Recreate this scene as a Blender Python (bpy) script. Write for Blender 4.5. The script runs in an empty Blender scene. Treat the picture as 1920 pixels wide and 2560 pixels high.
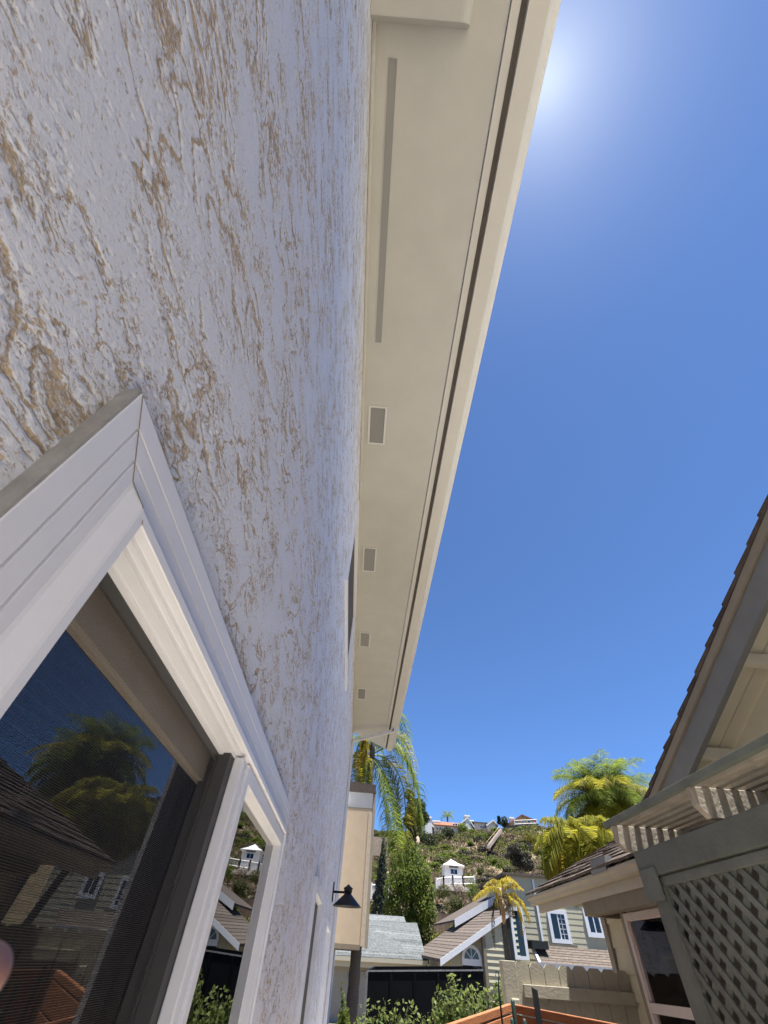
import bpy, math, random
import numpy as np
from mathutils import Vector, Matrix
random.seed(7); rng = np.random.default_rng(7)
S = bpy.context.scene
COL = S.collection

# ------------------------------------------------------------------ camera
F_PX = 1004.934
ROT = np.array([[0.9968, -0.0801, -0.0036], [-0.0622, -0.7443, -0.6649], [0.0505, 0.6630, -0.7469]])
_u, _s, _v = np.linalg.svd(ROT); ROT = _u @ _v
cd = bpy.data.cameras.new('camera'); cam = bpy.data.objects.new('camera', cd); COL.objects.link(cam)
cam.matrix_world = Matrix([[*ROT[0], 0], [*ROT[1], 0], [*ROT[2], 0], [0, 0, 0, 1]])
cd.sensor_fit = 'VERTICAL'; cd.sensor_height = 36; cd.lens = 36 * F_PX / 2560
cd.clip_start = 0.01; cd.clip_end = 5000
S.camera = cam
cd.dof.use_dof = True; cd.dof.focus_distance = 4.0; cd.dof.aperture_fstop = 12.0

# ------------------------------------------------------------------ light
SUN = Vector((0.2040, -0.1060, 0.9730)).normalized()
w = bpy.data.worlds.new('World'); S.world = w; w.use_nodes = True
nt = w.node_tree; bg = nt.nodes['Background']
sky = nt.nodes.new('ShaderNodeTexSky'); sky.sky_type = 'NISHITA'; sky.sun_disc = False
sky.sun_elevation = math.asin(SUN.z); sky.sun_rotation = math.atan2(SUN.x, SUN.y)
sky.altitude = 10000; sky.air_density = 2.5; sky.dust_density = 0.5; sky.ozone_density = 10.0
# aureole of the sun, round its own direction
tcw = nt.nodes.new('ShaderNodeTexCoord'); dt = nt.nodes.new('ShaderNodeVectorMath'); dt.operation = 'DOT_PRODUCT'; dt.inputs[1].default_value = SUN
nt.links.new(tcw.outputs['Generated'], dt.inputs[0])
mxw = nt.nodes.new('ShaderNodeMath'); mxw.operation = 'MAXIMUM'; mxw.inputs[1].default_value = 0; nt.links.new(dt.outputs['Value'], mxw.inputs[0])
last = sky.outputs[0]
for pw, amp, colr in ((900, 1.0, (1, 1, .7)), (150, 1.2, (1, 1, .8)), (36, .75, (.95, .95, .9)), (10, .16, (1, .9, 1))):
    pn_ = nt.nodes.new('ShaderNodeMath'); pn_.operation = 'POWER'; pn_.inputs[1].default_value = pw; nt.links.new(mxw.outputs[0], pn_.inputs[0])
    vm = nt.nodes.new('ShaderNodeVectorMath'); vm.operation = 'MULTIPLY_ADD'; vm.inputs[1].default_value = [c * amp for c in colr]
    nt.links.new(pn_.outputs[0], vm.inputs[0]); nt.links.new(last, vm.inputs[2]); last = vm.outputs[0]
nt.links.new(last, bg.inputs[0]); bg.inputs[1].default_value = 0.065
sd = bpy.data.lights.new('sun', 'SUN'); so = bpy.data.objects.new('sun', sd); COL.objects.link(so)
sd.energy = 4.5; sd.angle = math.radians(0.55); sd.color = (1, 0.965, 0.91)
so.rotation_euler = SUN.to_track_quat('Z', 'Y').to_euler()
so.location = (0, 0, 40)
S.view_settings.view_transform = 'Standard'; S.view_settings.look = 'None'
S.view_settings.exposure = 1.7; S.view_settings.gamma = 1.0
S.render.engine = 'CYCLES'
S.cycles.max_bounces = 8; S.cycles.diffuse_bounces = 4; S.cycles.transparent_max_bounces = 16

# ------------------------------------------------------------------ pixel rays (used to take the lay-out off the photo)
SC = 1920 / 1659
def ray(x, y):
    d = np.array([x * SC - 960, -(y * SC - 1280), -F_PX]) / F_PX
    return ROT @ d
def atY(x, y, Y): d = ray(x, y); return Vector(d * Y / d[1])
def atX(x, y, X): d = ray(x, y); return Vector(d * X / d[0])
def atZ(x, y, Z): d = ray(x, y); return Vector(d * Z / d[2])
def z1(x, y): return ((860 + .33755 * x) / SC, (1740 + .33755 * y) / SC)
def z2(x, y): return ((1260 + .39783 * x) / SC, (1780 + .39783 * y) / SC)
def z3(x, y): return ((820 + .36166 * x) / SC, (2140 + .36166 * y) / SC)
def z4(x, y): return ((1220 + .42194 * x) / SC, (2100 + .42194 * y) / SC)
def z5(x, y): return ((940 + .19289 * x) / SC, (2000 + .19289 * y) / SC)
GZ = -1.65

# ------------------------------------------------------------------ materials
def nn(nt, t, **kw):
    n = nt.nodes.new(t)
    for k, v in kw.items(): setattr(n, k, v)
    return n
def pmat(name, c, rough=.6, var=.12, vscale=6., bump=0., bscale=80., metal=0., c2=None, stretch=(1, 1, 1), spec=.35, dirt=None):
    m = bpy.data.materials.new(name); m.use_nodes = True; t = m.node_tree
    p = t.nodes['Principled BSDF']; p.inputs['Roughness'].default_value = rough; p.inputs['Metallic'].default_value = metal
    p.inputs['Specular IOR Level'].default_value = spec
    tc = nn(t, 'ShaderNodeTexCoord'); mp = nn(t, 'ShaderNodeMapping'); mp.inputs['Scale'].default_value = stretch
    t.links.new(tc.outputs['Object'], mp.inputs[0])
    n = nn(t, 'ShaderNodeTexNoise'); n.inputs['Scale'].default_value = vscale; n.inputs['Detail'].default_value = 6; n.inputs['Roughness'].default_value = .65
    t.links.new(mp.outputs[0], n.inputs['Vector'])
    r = nn(t, 'ShaderNodeValToRGB')
    a = tuple(x * (1 - var) for x in c); b = c2 if c2 else tuple(min(1, x * (1 + var)) for x in c)
    r.color_ramp.elements[0].position = .3; r.color_ramp.elements[1].position = .7
    r.color_ramp.elements[0].color = (*a, 1); r.color_ramp.elements[1].color = (*b, 1)
    t.links.new(n.outputs[0], r.inputs[0])
    # a little per-object shift, so that repeated pieces differ
    oi = nn(t, 'ShaderNodeObjectInfo'); hv = nn(t, 'ShaderNodeHueSaturation')
    mr = nn(t, 'ShaderNodeMapRange'); mr.inputs[3].default_value = 1 - var * .6; mr.inputs[4].default_value = 1 + var * .6
    t.links.new(oi.outputs['Random'], mr.inputs[0]); t.links.new(mr.outputs[0], hv.inputs['Value'])
    t.links.new(r.outputs[0], hv.inputs['Color'])
    out = hv.outputs[0]
    if dirt:
        n3 = nn(t, 'ShaderNodeTexNoise'); n3.inputs['Scale'].default_value = dirt[1]; n3.inputs['Detail'].default_value = 8; n3.inputs['Roughness'].default_value = .75
        t.links.new(tc.outputs['Object'], n3.inputs['Vector'])
        rr = nn(t, 'ShaderNodeValToRGB'); rr.color_ramp.elements[0].position = dirt[2]; rr.color_ramp.elements[1].position = dirt[2] + .14
        t.links.new(n3.outputs[0], rr.inputs[0])
        mx = nn(t, 'ShaderNodeMix', data_type='RGBA'); t.links.new(rr.outputs[0], mx.inputs[0])
        t.links.new(out, mx.inputs[6]); mx.inputs[7].default_value = (*dirt[0], 1); out = mx.outputs[2]
    t.links.new(out, p.inputs['Base Color'])
    if bump:
        n2 = nn(t, 'ShaderNodeTexNoise'); n2.inputs['Scale'].default_value = bscale; n2.inputs['Detail'].default_value = 4
        t.links.new(mp.outputs[0], n2.inputs['Vector'])
        bp = nn(t, 'ShaderNodeBump'); bp.inputs['Strength'].default_value = bump; bp.inputs['Distance'].default_value = .01
        t.links.new(n2.outputs[0], bp.inputs['Height']); t.links.new(bp.outputs[0], p.inputs['Normal'])
    return m
def leafmat(name, c, c2, trans=.4, rough=.5, tc2=None):
    m = bpy.data.materials.new(name); m.use_nodes = True; t = m.node_tree
    out = t.nodes['Material Output']; p = t.nodes['Principled BSDF']; p.inputs['Roughness'].default_value = rough
    p.inputs['Specular IOR Level'].default_value = .15
    g = nn(t, 'ShaderNodeNewGeometry'); r = nn(t, 'ShaderNodeValToRGB')
    r.color_ramp.elements[0].color = (*c, 1); r.color_ramp.elements[1].color = (*c2, 1)
    tc = nn(t, 'ShaderNodeTexCoord'); n = nn(t, 'ShaderNodeTexNoise'); n.inputs['Scale'].default_value = 1.3
    t.links.new(tc.outputs['Object'], n.inputs['Vector'])
    ad = nn(t, 'ShaderNodeMath', operation='MULTIPLY_ADD'); ad.inputs[1].default_value = .6
    t.links.new(g.outputs['Random Per Island'], ad.inputs[0])
    sb = nn(t, 'ShaderNodeMath', operation='MULTIPLY_ADD'); sb.inputs[1].default_value = 1.2; sb.inputs[2].default_value = -.4
    t.links.new(n.outputs[0], sb.inputs[0]); t.links.new(sb.outputs[0], ad.inputs[2])
    t.links.new(ad.outputs[0], r.inputs[0]); t.links.new(r.outputs[0], p.inputs['Base Color'])
    tr = nn(t, 'ShaderNodeBsdfTranslucent'); hs = nn(t, 'ShaderNodeHueSaturation'); hs.inputs['Value'].default_value = 1.6; hs.inputs['Hue'].default_value = .485
    t.links.new(r.outputs[0], hs.inputs['Color']); t.links.new(hs.outputs[0], tr.inputs[0])
    mx = nn(t, 'ShaderNodeMixShader'); mx.inputs[0].default_value = trans
    t.links.new(p.outputs[0], mx.inputs[1]); t.links.new(tr.outputs[0], mx.inputs[2]); t.links.new(mx.outputs[0], out.inputs[0])
    return m
def glassmat(name, ior=1.75, tint=(.55, .6, .6), gtint=(1, 1, 1)):
    m = bpy.data.materials.new(name); m.use_nodes = True; t = m.node_tree
    out = t.nodes['Material Output']; t.nodes.remove(t.nodes['Principled BSDF'])
    g = nn(t, 'ShaderNodeBsdfGlossy'); g.inputs['Roughness'].default_value = .0; g.inputs['Color'].default_value = (*gtint, 1)
    tr = nn(t, 'ShaderNodeBsdfTransparent'); tr.inputs[0].default_value = (*tint, 1)
    f = nn(t, 'ShaderNodeFresnel'); f.inputs[0].default_value = ior
    mx = nn(t, 'ShaderNodeMixShader'); t.links.new(f.outputs[0], mx.inputs[0])
    t.links.new(tr.outputs[0], mx.inputs[1]); t.links.new(g.outputs[0], mx.inputs[2]); t.links.new(mx.outputs[0], out.inputs[0])
    return m
def screenmat():
    m = bpy.data.materials.new('insect_screen'); m.use_nodes = True; t = m.node_tree
    out = t.nodes['Material Output']; p = t.nodes['Principled BSDF']; p.inputs['Base Color'].default_value = (.03, .03, .033, 1); p.inputs['Roughness'].default_value = .6
    tc = nn(t, 'ShaderNodeTexCoord'); sp = nn(t, 'ShaderNodeSeparateXYZ'); t.links.new(tc.outputs['Object'], sp.inputs[0])
    fs = []
    for ax in (1, 2):
        a = nn(t, 'ShaderNodeMath', operation='MULTIPLY'); a.inputs[1].default_value = 1 / .0026; t.links.new(sp.outputs[ax], a.inputs[0])
        b = nn(t, 'ShaderNodeMath', operation='FRACT'); t.links.new(a.outputs[0], b.inputs[0])
        c = nn(t, 'ShaderNodeMath', operation='LESS_THAN'); c.inputs[1].default_value = .16; t.links.new(b.outputs[0], c.inputs[0]); fs.append(c)
    mxm = nn(t, 'ShaderNodeMath', operation='MAXIMUM'); t.links.new(fs[0].outputs[0], mxm.inputs[0]); t.links.new(fs[1].outputs[0], mxm.inputs[1])
    tr = nn(t, 'ShaderNodeBsdfTransparent'); mx = nn(t, 'ShaderNodeMixShader')
    t.links.new(mxm.outputs[0], mx.inputs[0]); t.links.new(tr.outputs[0], mx.inputs[1]); t.links.new(p.outputs[0], mx.inputs[2]); t.links.new(mx.outputs[0], out.inputs[0])
    return m
def stuccomat():
    m = bpy.data.materials.new('skip_trowel_stucco'); m.use_nodes = True; t = m.node_tree; L = t.links.new
    p = t.nodes['Principled BSDF']; p.inputs['Roughness'].default_value = .75; p.inputs['Specular IOR Level'].default_value = .25
    tc = nn(t, 'ShaderNodeTexCoord'); mp = nn(t, 'ShaderNodeMapping'); mp.inputs['Scale'].default_value = (1, .62, 1.3)
    L(tc.outputs['Object'], mp.inputs[0])
    def noise(scale, det=3, rough=.5, dist=0., src=mp):
        n = nn(t, 'ShaderNodeTexNoise'); n.inputs['Scale'].default_value = scale; n.inputs['Detail'].default_value = det
        n.inputs['Roughness'].default_value = rough; n.inputs['Distortion'].default_value = dist; L(src.outputs[0], n.inputs['Vector']); return n.outputs[0]
    def math_(op, a, b=None, c=None):
        n = nn(t, 'ShaderNodeMath', operation=op)
        for i, v in enumerate((a, b, c)):
            if v is None: continue
            if isinstance(v, (int, float)): n.inputs[i].default_value = v
            else: L(v, n.inputs[i])
        return n.outputs[0]
    def sstep(v, a, b):
        n = nn(t, 'ShaderNodeMapRange', interpolation_type='SMOOTHSTEP'); L(v, n.inputs[0]); n.inputs[1].default_value = a; n.inputs[2].default_value = b
        return n.outputs[0]
    # trowel gaps: ridge lines of two noises, broken up by a third
    r1 = math_('ABSOLUTE', math_('SUBTRACT', noise(9, 4, .55, .6), .5))
    r2 = math_('ABSOLUTE', math_('SUBTRACT', noise(23, 4, .6, .5), .5))
    where = noise(3.3, 3, .6)
    where2 = noise(7.5, 3, .6)
    g1 = math_('MULTIPLY', sstep(r1, .046, .004), sstep(where, .38, .55))
    g2 = math_('MULTIPLY', sstep(r2, .046, .006), sstep(where2, .43, .60))
    blot = math_('MULTIPLY', sstep(noise(14, 5, .65, .5), .59, .71), sstep(where2, .40, .60))
    gap = math_('MAXIMUM', math_('MAXIMUM', g1, g2), blot)
    # pits: fine holes over the whole wall, denser in places
    pn = noise(190, 3, .6); pn2 = noise(75, 4, .65)
    dens = math_('MULTIPLY_ADD', where2, -.28, .762)
    pit = sstep(math_('SUBTRACT', pn, dens), -.04, .035)
    pit2 = sstep(math_('SUBTRACT', pn2, math_('MULTIPLY_ADD', where, -.2, .725)), -.03, .03)
    ragged = sstep(math_('ADD', gap, math_('MULTIPLY', math_('SUBTRACT', noise(210, 3, .8), .5), 3.0)), .34, .95)
    low = math_('MAXIMUM', ragged, math_('MULTIPLY', math_('MAXIMUM', pit, pit2), .78))
    white = nn(t, 'ShaderNodeValToRGB'); white.color_ramp.elements[0].color = (.66, .69, .765, 1); white.color_ramp.elements[1].color = (.76, .79, .86, 1)  # white base tinted blue, bluish skylight put into the paint colour
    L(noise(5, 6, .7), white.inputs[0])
    tan = nn(t, 'ShaderNodeValToRGB'); tan.color_ramp.elements[0].color = (.26, .20, .135, 1); tan.color_ramp.elements[1].color = (.55, .44, .31, 1)
    tan.color_ramp.elements[0].position = .3; tan.color_ramp.elements[1].position = .62
    L(noise(48, 4, .7), tan.inputs[0])
    mx = nn(t, 'ShaderNodeMix', data_type='RGBA'); L(low, mx.inputs[0]); L(white.outputs[0], mx.inputs[6]); L(tan.outputs[0], mx.inputs[7])
    L(mx.outputs[2], p.inputs['Base Color'])
    h = math_('ADD', math_('MULTIPLY', low, -1.0), math_('MULTIPLY', noise(260, 2, .6), .45))
    dp = nn(t, 'ShaderNodeDisplacement'); dp.inputs['Scale'].default_value = .0025; dp.inputs['Midlevel'].default_value = 0.0
    L(h, dp.inputs['Height']); L(dp.outputs[0], t.nodes['Material Output'].inputs['Displacement'])
    m.displacement_method = 'BOTH'
    return m
def groundmat(name, c, c2, c3, s1=.08, s2=1.2):
    m = bpy.data.materials.new(name); m.use_nodes = True; t = m.node_tree; L = t.links.new
    p = t.nodes['Principled BSDF']; p.inputs['Roughness'].default_value = .95; p.inputs['Specular IOR Level'].default_value = .1
    tc = nn(t, 'ShaderNodeTexCoord')
    a = nn(t, 'ShaderNodeTexNoise'); a.inputs['Scale'].default_value = s1; a.inputs['Detail'].default_value = 8; a.inputs['Roughness'].default_value = .7; L(tc.outputs['Object'], a.inputs['Vector'])
    b = nn(t, 'ShaderNodeTexNoise'); b.inputs['Scale'].default_value = s2; b.inputs['Detail'].default_value = 8; b.inputs['Roughness'].default_value = .75; L(tc.outputs['Object'], b.inputs['Vector'])
    r1 = nn(t, 'ShaderNodeValToRGB'); r1.color_ramp.elements[0].position = .38; r1.color_ramp.elements[1].position = .62
    r1.color_ramp.elements[0].color = (*c, 1); r1.color_ramp.elements[1].color = (*c2, 1); L(a.outputs[0], r1.inputs[0])
    r2 = nn(t, 'ShaderNodeValToRGB'); r2.color_ramp.elements[0].position = .48; r2.color_ramp.elements[1].position = .68; L(b.outputs[0], r2.inputs[0])
    mx = nn(t, 'ShaderNodeMix', data_type='RGBA'); L(r2.outputs[0], mx.inputs[0]); L(r1.outputs[0], mx.inputs[6]); mx.inputs[7].default_value = (*c3, 1)
    L(mx.outputs[2], p.inputs['Base Color']); return m

M = dict(
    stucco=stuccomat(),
    vinyl=pmat('white_vinyl', (.71, .73, .79), .38, .03, 8, .03, 300, dirt=((.52, .50, .48), 14, .66)),
    vinyl_side=pmat('grey_vinyl_edge', (.30, .29, .27), .6, .2, 30, .1, 200),  # darker grey than the trim face, for its outer edge
    soffit=pmat('cream_painted_stucco', (.49, .485, .45), .8, .05, 2.5, .05, 120),
    gutter=pmat('cream_gutter_paint', (.56, .55, .51), .45, .04, 3),
    gutter_lip=pmat('pale_gutter_lip', (.62, .63, .66), .4, .05, 6),
    shade_fill=pmat('gap_shade', (.15, .135, .115), .9, .1),
    ventm=pmat('grey_vent_mesh', (.26, .26, .25), .7, .12, 160, .3, 500),
    mauvetrim=pmat('pale_mauve_frame', (.62, .54, .50), .5, .05),
    mauve=pmat('mauve_curtain', (.62, .46, .44), .9, .1),
    caulk=pmat('dirty_caulk', (.34, .27, .20), .9, .2, 40),
    stile=pmat('dark_grey_stile', (.05, .05, .052), .5, .06, 5),
    sash=pmat('tan_sash', (.27, .24, .205), .5, .06, 5),
    sash_dark=pmat('dark_sash_gasket', (.05, .05, .05), .6, .1),  # near-black ring along the gap round the sash
    glass=glassmat('window_glass', 1.85, (.34, .38, .38)),
    glass_clear=glassmat('clear_glass', 1.4, (.95, .9, .9)),
    glass_mirror=glassmat('reflective_glass', 2.3, (.25, .28, .28)),
    screen=screenmat(),
    darkscreen=pmat('dark_insect_screen', (.045, .041, .038), .55, .08, 30),
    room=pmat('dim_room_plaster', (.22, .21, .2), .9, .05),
    blind=pmat('vertical_blind_fabric', (.55, .52, .47), .8, .05),
    black=pmat('black_powder_coat', (.012, .012, .014), .45, .1, 20, .05, 200),
    bay=pmat('beige_panel', (.47, .375, .265), .7, .05, 3, .08, 90),
    bay_trim=pmat('beige_trim', (.46, .385, .29), .6, .06, 9),
    palegrey=pmat('pale_grey_paint', (.60, .60, .58), .6, .04, 4),
    cap=pmat('brown_cap_shingle', (.075, .06, .05), .9, .25, 14, .4, 60),
    nail=pmat('rusty_nail_head', (.16, .10, .07), .7),
    tan=pmat('tan_house_paint', (.80, .74, .59), .7, .06, 3, .12, 150, dirt=((.48, .41, .30), 9, .70)),
    tansid=pmat('tan_lap_siding', (.50, .45, .33), .7, .06, 4, .1, 60),
    barge=pmat('grey_barge_paint', (.20, .203, .20), .55, .08, 4, .08, 90),
    trimt=pmat('tan_trim_paint', (.27, .235, .18), .6, .08, 6, .05, 90),
    shake=pmat('brown_shake', (.085, .065, .052), .9, .35, 7, .35, 60, stretch=(1, 1, 1)),
    eavetan=pmat('tan_gutter_paint', (.40, .355, .275), .55, .06, 6, .05, 90),
    brownwood=pmat('olive_brown_beam', (.185, .155, .11), .65, .12, 5, .1, 60),
    perg=pmat('sage_grey_wood_paint', (.135, .15, .13), .6, .22, 4, .4, 40, dirt=((.075, .07, .055), 9, .63)),
    slat=pmat('weathered_slat_wood', (.35, .31, .25), .75, .2, 8, .4, 50, dirt=((.10, .085, .07), 6, .62)),
    fence=pmat('tan_fence_paint', (.36, .33, .255), .8, .1, 7, .25, 60, dirt=((.26, .22, .16), 11, .68)),
    redwood=pmat('orange_redwood', (.30, .12, .05), .7, .2, 9, .3, 40, stretch=(1, 1, 6), dirt=((.12, .045, .02), 8, .66)),
    iron=pmat('dark_iron', (.02, .022, .025), .5, .2, 20),
    greenstake=pmat('green_coated_stake', (.012, .04, .034), .55, .2, 20),
    bin=pmat('black_painted_steel', (.002, .0022, .0024), .55, .3, 2, .05, 30, spec=.12),
    binrim=pmat('worn_steel_rim', (.20, .20, .19), .45, .3, 12),
    greyroof=pmat('grey_asphalt_shingle', (.10, .108, .108), .95, .55, 9, .5, 30, stretch=(1, 1, 1.6)),
    brownroof=pmat('brown_asphalt_shingle', (.10, .08, .065), .95, .4, 7, .5, 30),
    whitetrim=pmat('white_trim_paint', (.72, .74, .77), .5, .04),
    creamtrim=pmat('cream_eave_paint', (.50, .46, .35), .6, .05),
    sage=pmat('sage_lap_siding', (.44, .415, .30), .7, .05, 3),
    sagetrim=pmat('brown_corner_trim', (.19, .17, .13), .7, .1),
    garage=pmat('taupe_garage_paint', (.30, .285, .25), .7, .06),
    dglass=glassmat('dark_house_glass', 1.6, (.12, .17, .18)),
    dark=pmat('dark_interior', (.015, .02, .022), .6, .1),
    curtain=pmat('grey_green_curtain', (.20, .27, .26), .9, .2, 3, stretch=(8, 8, .3)),
    white=pmat('white_house_paint', (.72, .70, .66), .7, .04),
    offwhite=pmat('pale_stucco', (.62, .56, .50), .8, .05),
    peach=pmat('ochre_stucco', (.48, .36, .22), .8, .05),
    tile=pmat('orange_clay_tile', (.20, .085, .045), .8, .25, 3),
    greytile=pmat('grey_brown_roof', (.085, .085, .075), .9, .2, 3),
    wood=pmat('old_brown_fence', (.19, .13, .09), .9, .3, 6, .3, 30),
    trunkg=pmat('grey_bark', (.22, .20, .17), .95, .3, 10, .5, 30),
    trunkd=pmat('dark_bark', (.075, .062, .05), .95, .35, 12, .6, 25),
    palmtrunk=pmat('ringed_palm_trunk', (.07, .062, .055), .95, .4, 14, .5, 30, stretch=(1, 1, 4)),
    boot=pmat('dry_palm_sheath', (.34, .21, .10), .9, .3, 8, .3, 30),
    concrete=pmat('concrete_path', (.57, .51, .43), .9, .12, 1.5, .2, 40),
    street=pmat('asphalt_street', (.055, .055, .055), .95, .2, 2, .3, 60),
    soil=pmat('planter_soil', (.07, .045, .03), 1, .3, 12, .5, 30),
    stone=pmat('pale_hill_stone', (.45, .34, .25), .95, .25, 1.5, .4, 6),
    skin=pmat('skin', (.30, .165, .15), .5, .05, 60),
)
M['hill'] = groundmat('dry_hillside', (.15, .118, .072), (.22, .17, .11), (.10, .095, .048))
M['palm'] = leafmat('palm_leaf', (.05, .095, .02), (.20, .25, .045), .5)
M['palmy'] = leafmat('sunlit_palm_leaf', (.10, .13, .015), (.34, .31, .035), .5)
M['palmdry'] = leafmat('dry_palm_leaf', (.12, .09, .05), (.25, .21, .14), .35)
M['palmold'] = leafmat('yellowing_palm_leaf', (.17, .14, .015), (.40, .33, .04), .45)
M['leaf'] = leafmat('tree_leaf', (.032, .06, .013), (.145, .185, .032), .5)
M['leafdark'] = leafmat('dark_pine_needles', (.012, .022, .009), (.04, .05, .018), .2)
M['leafblue'] = leafmat('bluish_conifer_leaf', (.03, .042, .03), (.07, .085, .055), .25)
M['leafgrey'] = leafmat('bare_grey_twig_leaf', (.022, .02, .016), (.055, .052, .038), .2)
M['leafolive'] = leafmat('olive_shrub_leaf', (.04, .05, .017), (.10, .105, .038), .35)
M['leafyel'] = leafmat('yellow_green_leaf', (.07, .08, .012), (.18, .16, .025), .4)
M['leafbrown'] = leafmat('dry_brush_leaf', (.10, .078, .048), (.20, .155, .105), .25)
M['leafbush'] = leafmat('bright_bush_leaf', (.05, .085, .02), (.19, .23, .075), .45)

# ------------------------------------------------------------------ mesh builder
class B:
    def __init__(s): s.v = []; s.f = []
    def add(s, vs, fs):
        o = len(s.v); s.v += [tuple(v) for v in vs]; s.f += [tuple(i + o for i in f) for f in fs]; return s
    def quad(s, a, b, c, d): return s.add([a, b, c, d], [(0, 1, 2, 3)])
    def poly(s, pts): return s.add(pts, [tuple(range(len(pts)))])
    def box(s, x0, x1, y0, y1, z0, z1):
        return s.hexa([(x0, y0, z0), (x1, y0, z0), (x1, y1, z0), (x0, y1, z0), (x0, y0, z1), (x1, y0, z1), (x1, y1, z1), (x0, y1, z1)])
    def hexa(s, p): return s.add(p, [(0, 3, 2, 1), (4, 5, 6, 7), (0, 1, 5, 4), (1, 2, 6, 5), (2, 3, 7, 6), (3, 0, 4, 7)])
    def prism(s, pts, off):
        n = len(pts); off = Vector(off); q = [Vector(p) + off for p in pts]
        return s.add(list(pts) + q, [tuple(range(n))[::-1], tuple(range(n, 2 * n))] + [(i, (i + 1) % n, (i + 1) % n + n, i + n) for i in range(n)])
    def tube(s, path, radii, n=8, cap=True):
        path = [Vector(p) for p in path]
        if isinstance(radii, (int, float)): radii = [radii] * len(path)
        rings = []
        for i, p in enumerate(path):
            d = (path[min(i + 1, len(path) - 1)] - path[max(i - 1, 0)]).normalized()
            a = d.cross(Vector((0, 0, 1))) if abs(d.z) < .95 else d.cross(Vector((1, 0, 0)))
            a.normalize(); b = d.cross(a)
            rings.append([p + (a * math.cos(2 * math.pi * k / n) + b * math.sin(2 * math.pi * k / n)) * radii[i] for k in range(n)])
        vs = [v for r in rings for v in r]
        fs = [(i * n + k, i * n + (k + 1) % n, (i + 1) * n + (k + 1) % n, (i + 1) * n + k) for i in range(len(path) - 1) for k in range(n)]
        if cap: fs += [tuple(range(n))[::-1], tuple(range((len(path) - 1) * n, len(path) * n))]
        return s.add(vs, fs)
    def lathe(s, prof, c, n=24):
        vs = [(c[0] + r * math.cos(2 * math.pi * k / n), c[1] + r * math.sin(2 * math.pi * k / n), c[2] + z) for r, z in prof for k in range(n)]
        fs = [(i * n + k, i * n + (k + 1) % n, (i + 1) * n + (k + 1) % n, (i + 1) * n + k) for i in range(len(prof) - 1) for k in range(n)]
        return s.add(vs, fs)
    def ring(s, prof, rect, X=0):
        """sweep a profile [(inset, x)] mitred round a rectangle (y0,y1,z0,z1) of the wall"""
        y0, y1, z0, z1 = rect; vs = []
        for d, x in prof: vs += [(x, y0 + d, z0 + d), (x, y1 - d, z0 + d), (x, y1 - d, z1 - d), (x, y0 + d, z1 - d)]
        fs = [(i * 4 + k, i * 4 + (k + 1) % 4, (i + 1) * 4 + (k + 1) % 4, (i + 1) * 4 + k) for i in range(len(prof) - 1) for k in range(4)]
        return s.add(vs, fs)
def wloc(o):
    l = Vector((0, 0, 0))
    while o: l += o.location; o = o.parent
    return l
def tag(o, label=None, cat=None, group=None, kind=None):
    if label: o['label'] = label
    if cat: o['category'] = cat
    if group: o['group'] = group
    if kind: o['kind'] = kind
    return o
def thing(name, loc, label, cat, group=None):
    o = bpy.data.objects.new(name, None); o.empty_display_size = .2; COL.objects.link(o); o.location = loc
    return tag(o, label, cat, group)
def mesh(name, b, mats, smooth=False, off=(0, 0, 0)):
    me = bpy.data.meshes.new(name); ox, oy, oz = off
    me.from_pydata([(x - ox, y - oy, z - oz) for x, y, z in b.v], [], b.f)
    for m in (mats if isinstance(mats, (list, tuple)) else [mats]): me.materials.append(M[m])
    if smooth: me.polygons.foreach_set('use_smooth', [True] * len(me.polygons))
    me.update(); return me
def part(name, b, mat, parent, smooth=False, bevel=0, kind=None, label=None):
    """a part, its mesh given in world coordinates"""
    o = bpy.data.objects.new(name, mesh(name, b, mat, smooth, wloc(parent))); COL.objects.link(o); o.parent = parent
    if bevel:
        md = o.modifiers.new('bevel', 'BEVEL'); md.width = bevel; md.segments = 2; md.limit_method = 'ANGLE'
    if kind: o['kind'] = kind
    if label: o['label'] = label
    return o
def share(name, me, parent, loc, rot=None, scale=None):
    o = bpy.data.objects.new(name, me); COL.objects.link(o); o.parent = parent
    o.location = Vector(loc) - (wloc(parent) if parent else Vector((0, 0, 0)))
    if rot is not None: o.rotation_euler = rot
    if scale is not None: o.scale = scale
    return o
def structure(name, b, mat, smooth=False):
    o = bpy.data.objects.new(name, mesh(name, b, mat, smooth)); COL.objects.link(o); o['kind'] = 'structure'; return o

# ------------------------------------------------------------------ terrain
RY = 160.0
def sstep(a, b, x): t = min(1, max(0, (x - a) / (b - a))); return t * t * (3 - 2 * t)
def terrain(x, y):
    r = math.hypot(x - 20, y) if y > 0 else abs(x)
    ridge = .176 + (.025) * sstep(15, 60, x) - .03 * sstep(10, -120, x)
    pts = [(-1e4, GZ), (16, GZ), (30, -2.3), (44, -2.3), (50, -.4), (58, 2.2), (76, 5.2), (92, 8.4), (100, 9.6), (130, 19.5 * ridge / .19), (RY - 6, ridge * RY - 2.0), (RY + 4, ridge * RY), (RY + 60, ridge * RY + 2), (400, ridge * RY - 10), (5000, 10)]
    for (a, za), (b, zb) in zip(pts, pts[1:]):
        if a <= y <= b:
            z = za + (zb - za) * (y - a) / (b - a); break
    if 52 < y < 158:
        z += .55 * math.sin(x * .23 + y * .11) * math.sin(x * .09 - y * .17 + 1)
    return z
ys = sorted(set([-600, -200, -60, -20] + list(range(-8, 60, 2)) + list(range(60, 176, 3)) + [200, 230, 300, 400, 700, 1500, 3000]))
xs = sorted(set([-1500, -600, -300, -200, -150] + list(range(-120, 180, 4)) + [220, 300, 600, 1500]))
b = B()
for y in ys:
    for x in xs: b.v.append((x, y, terrain(x, y)))
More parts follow.
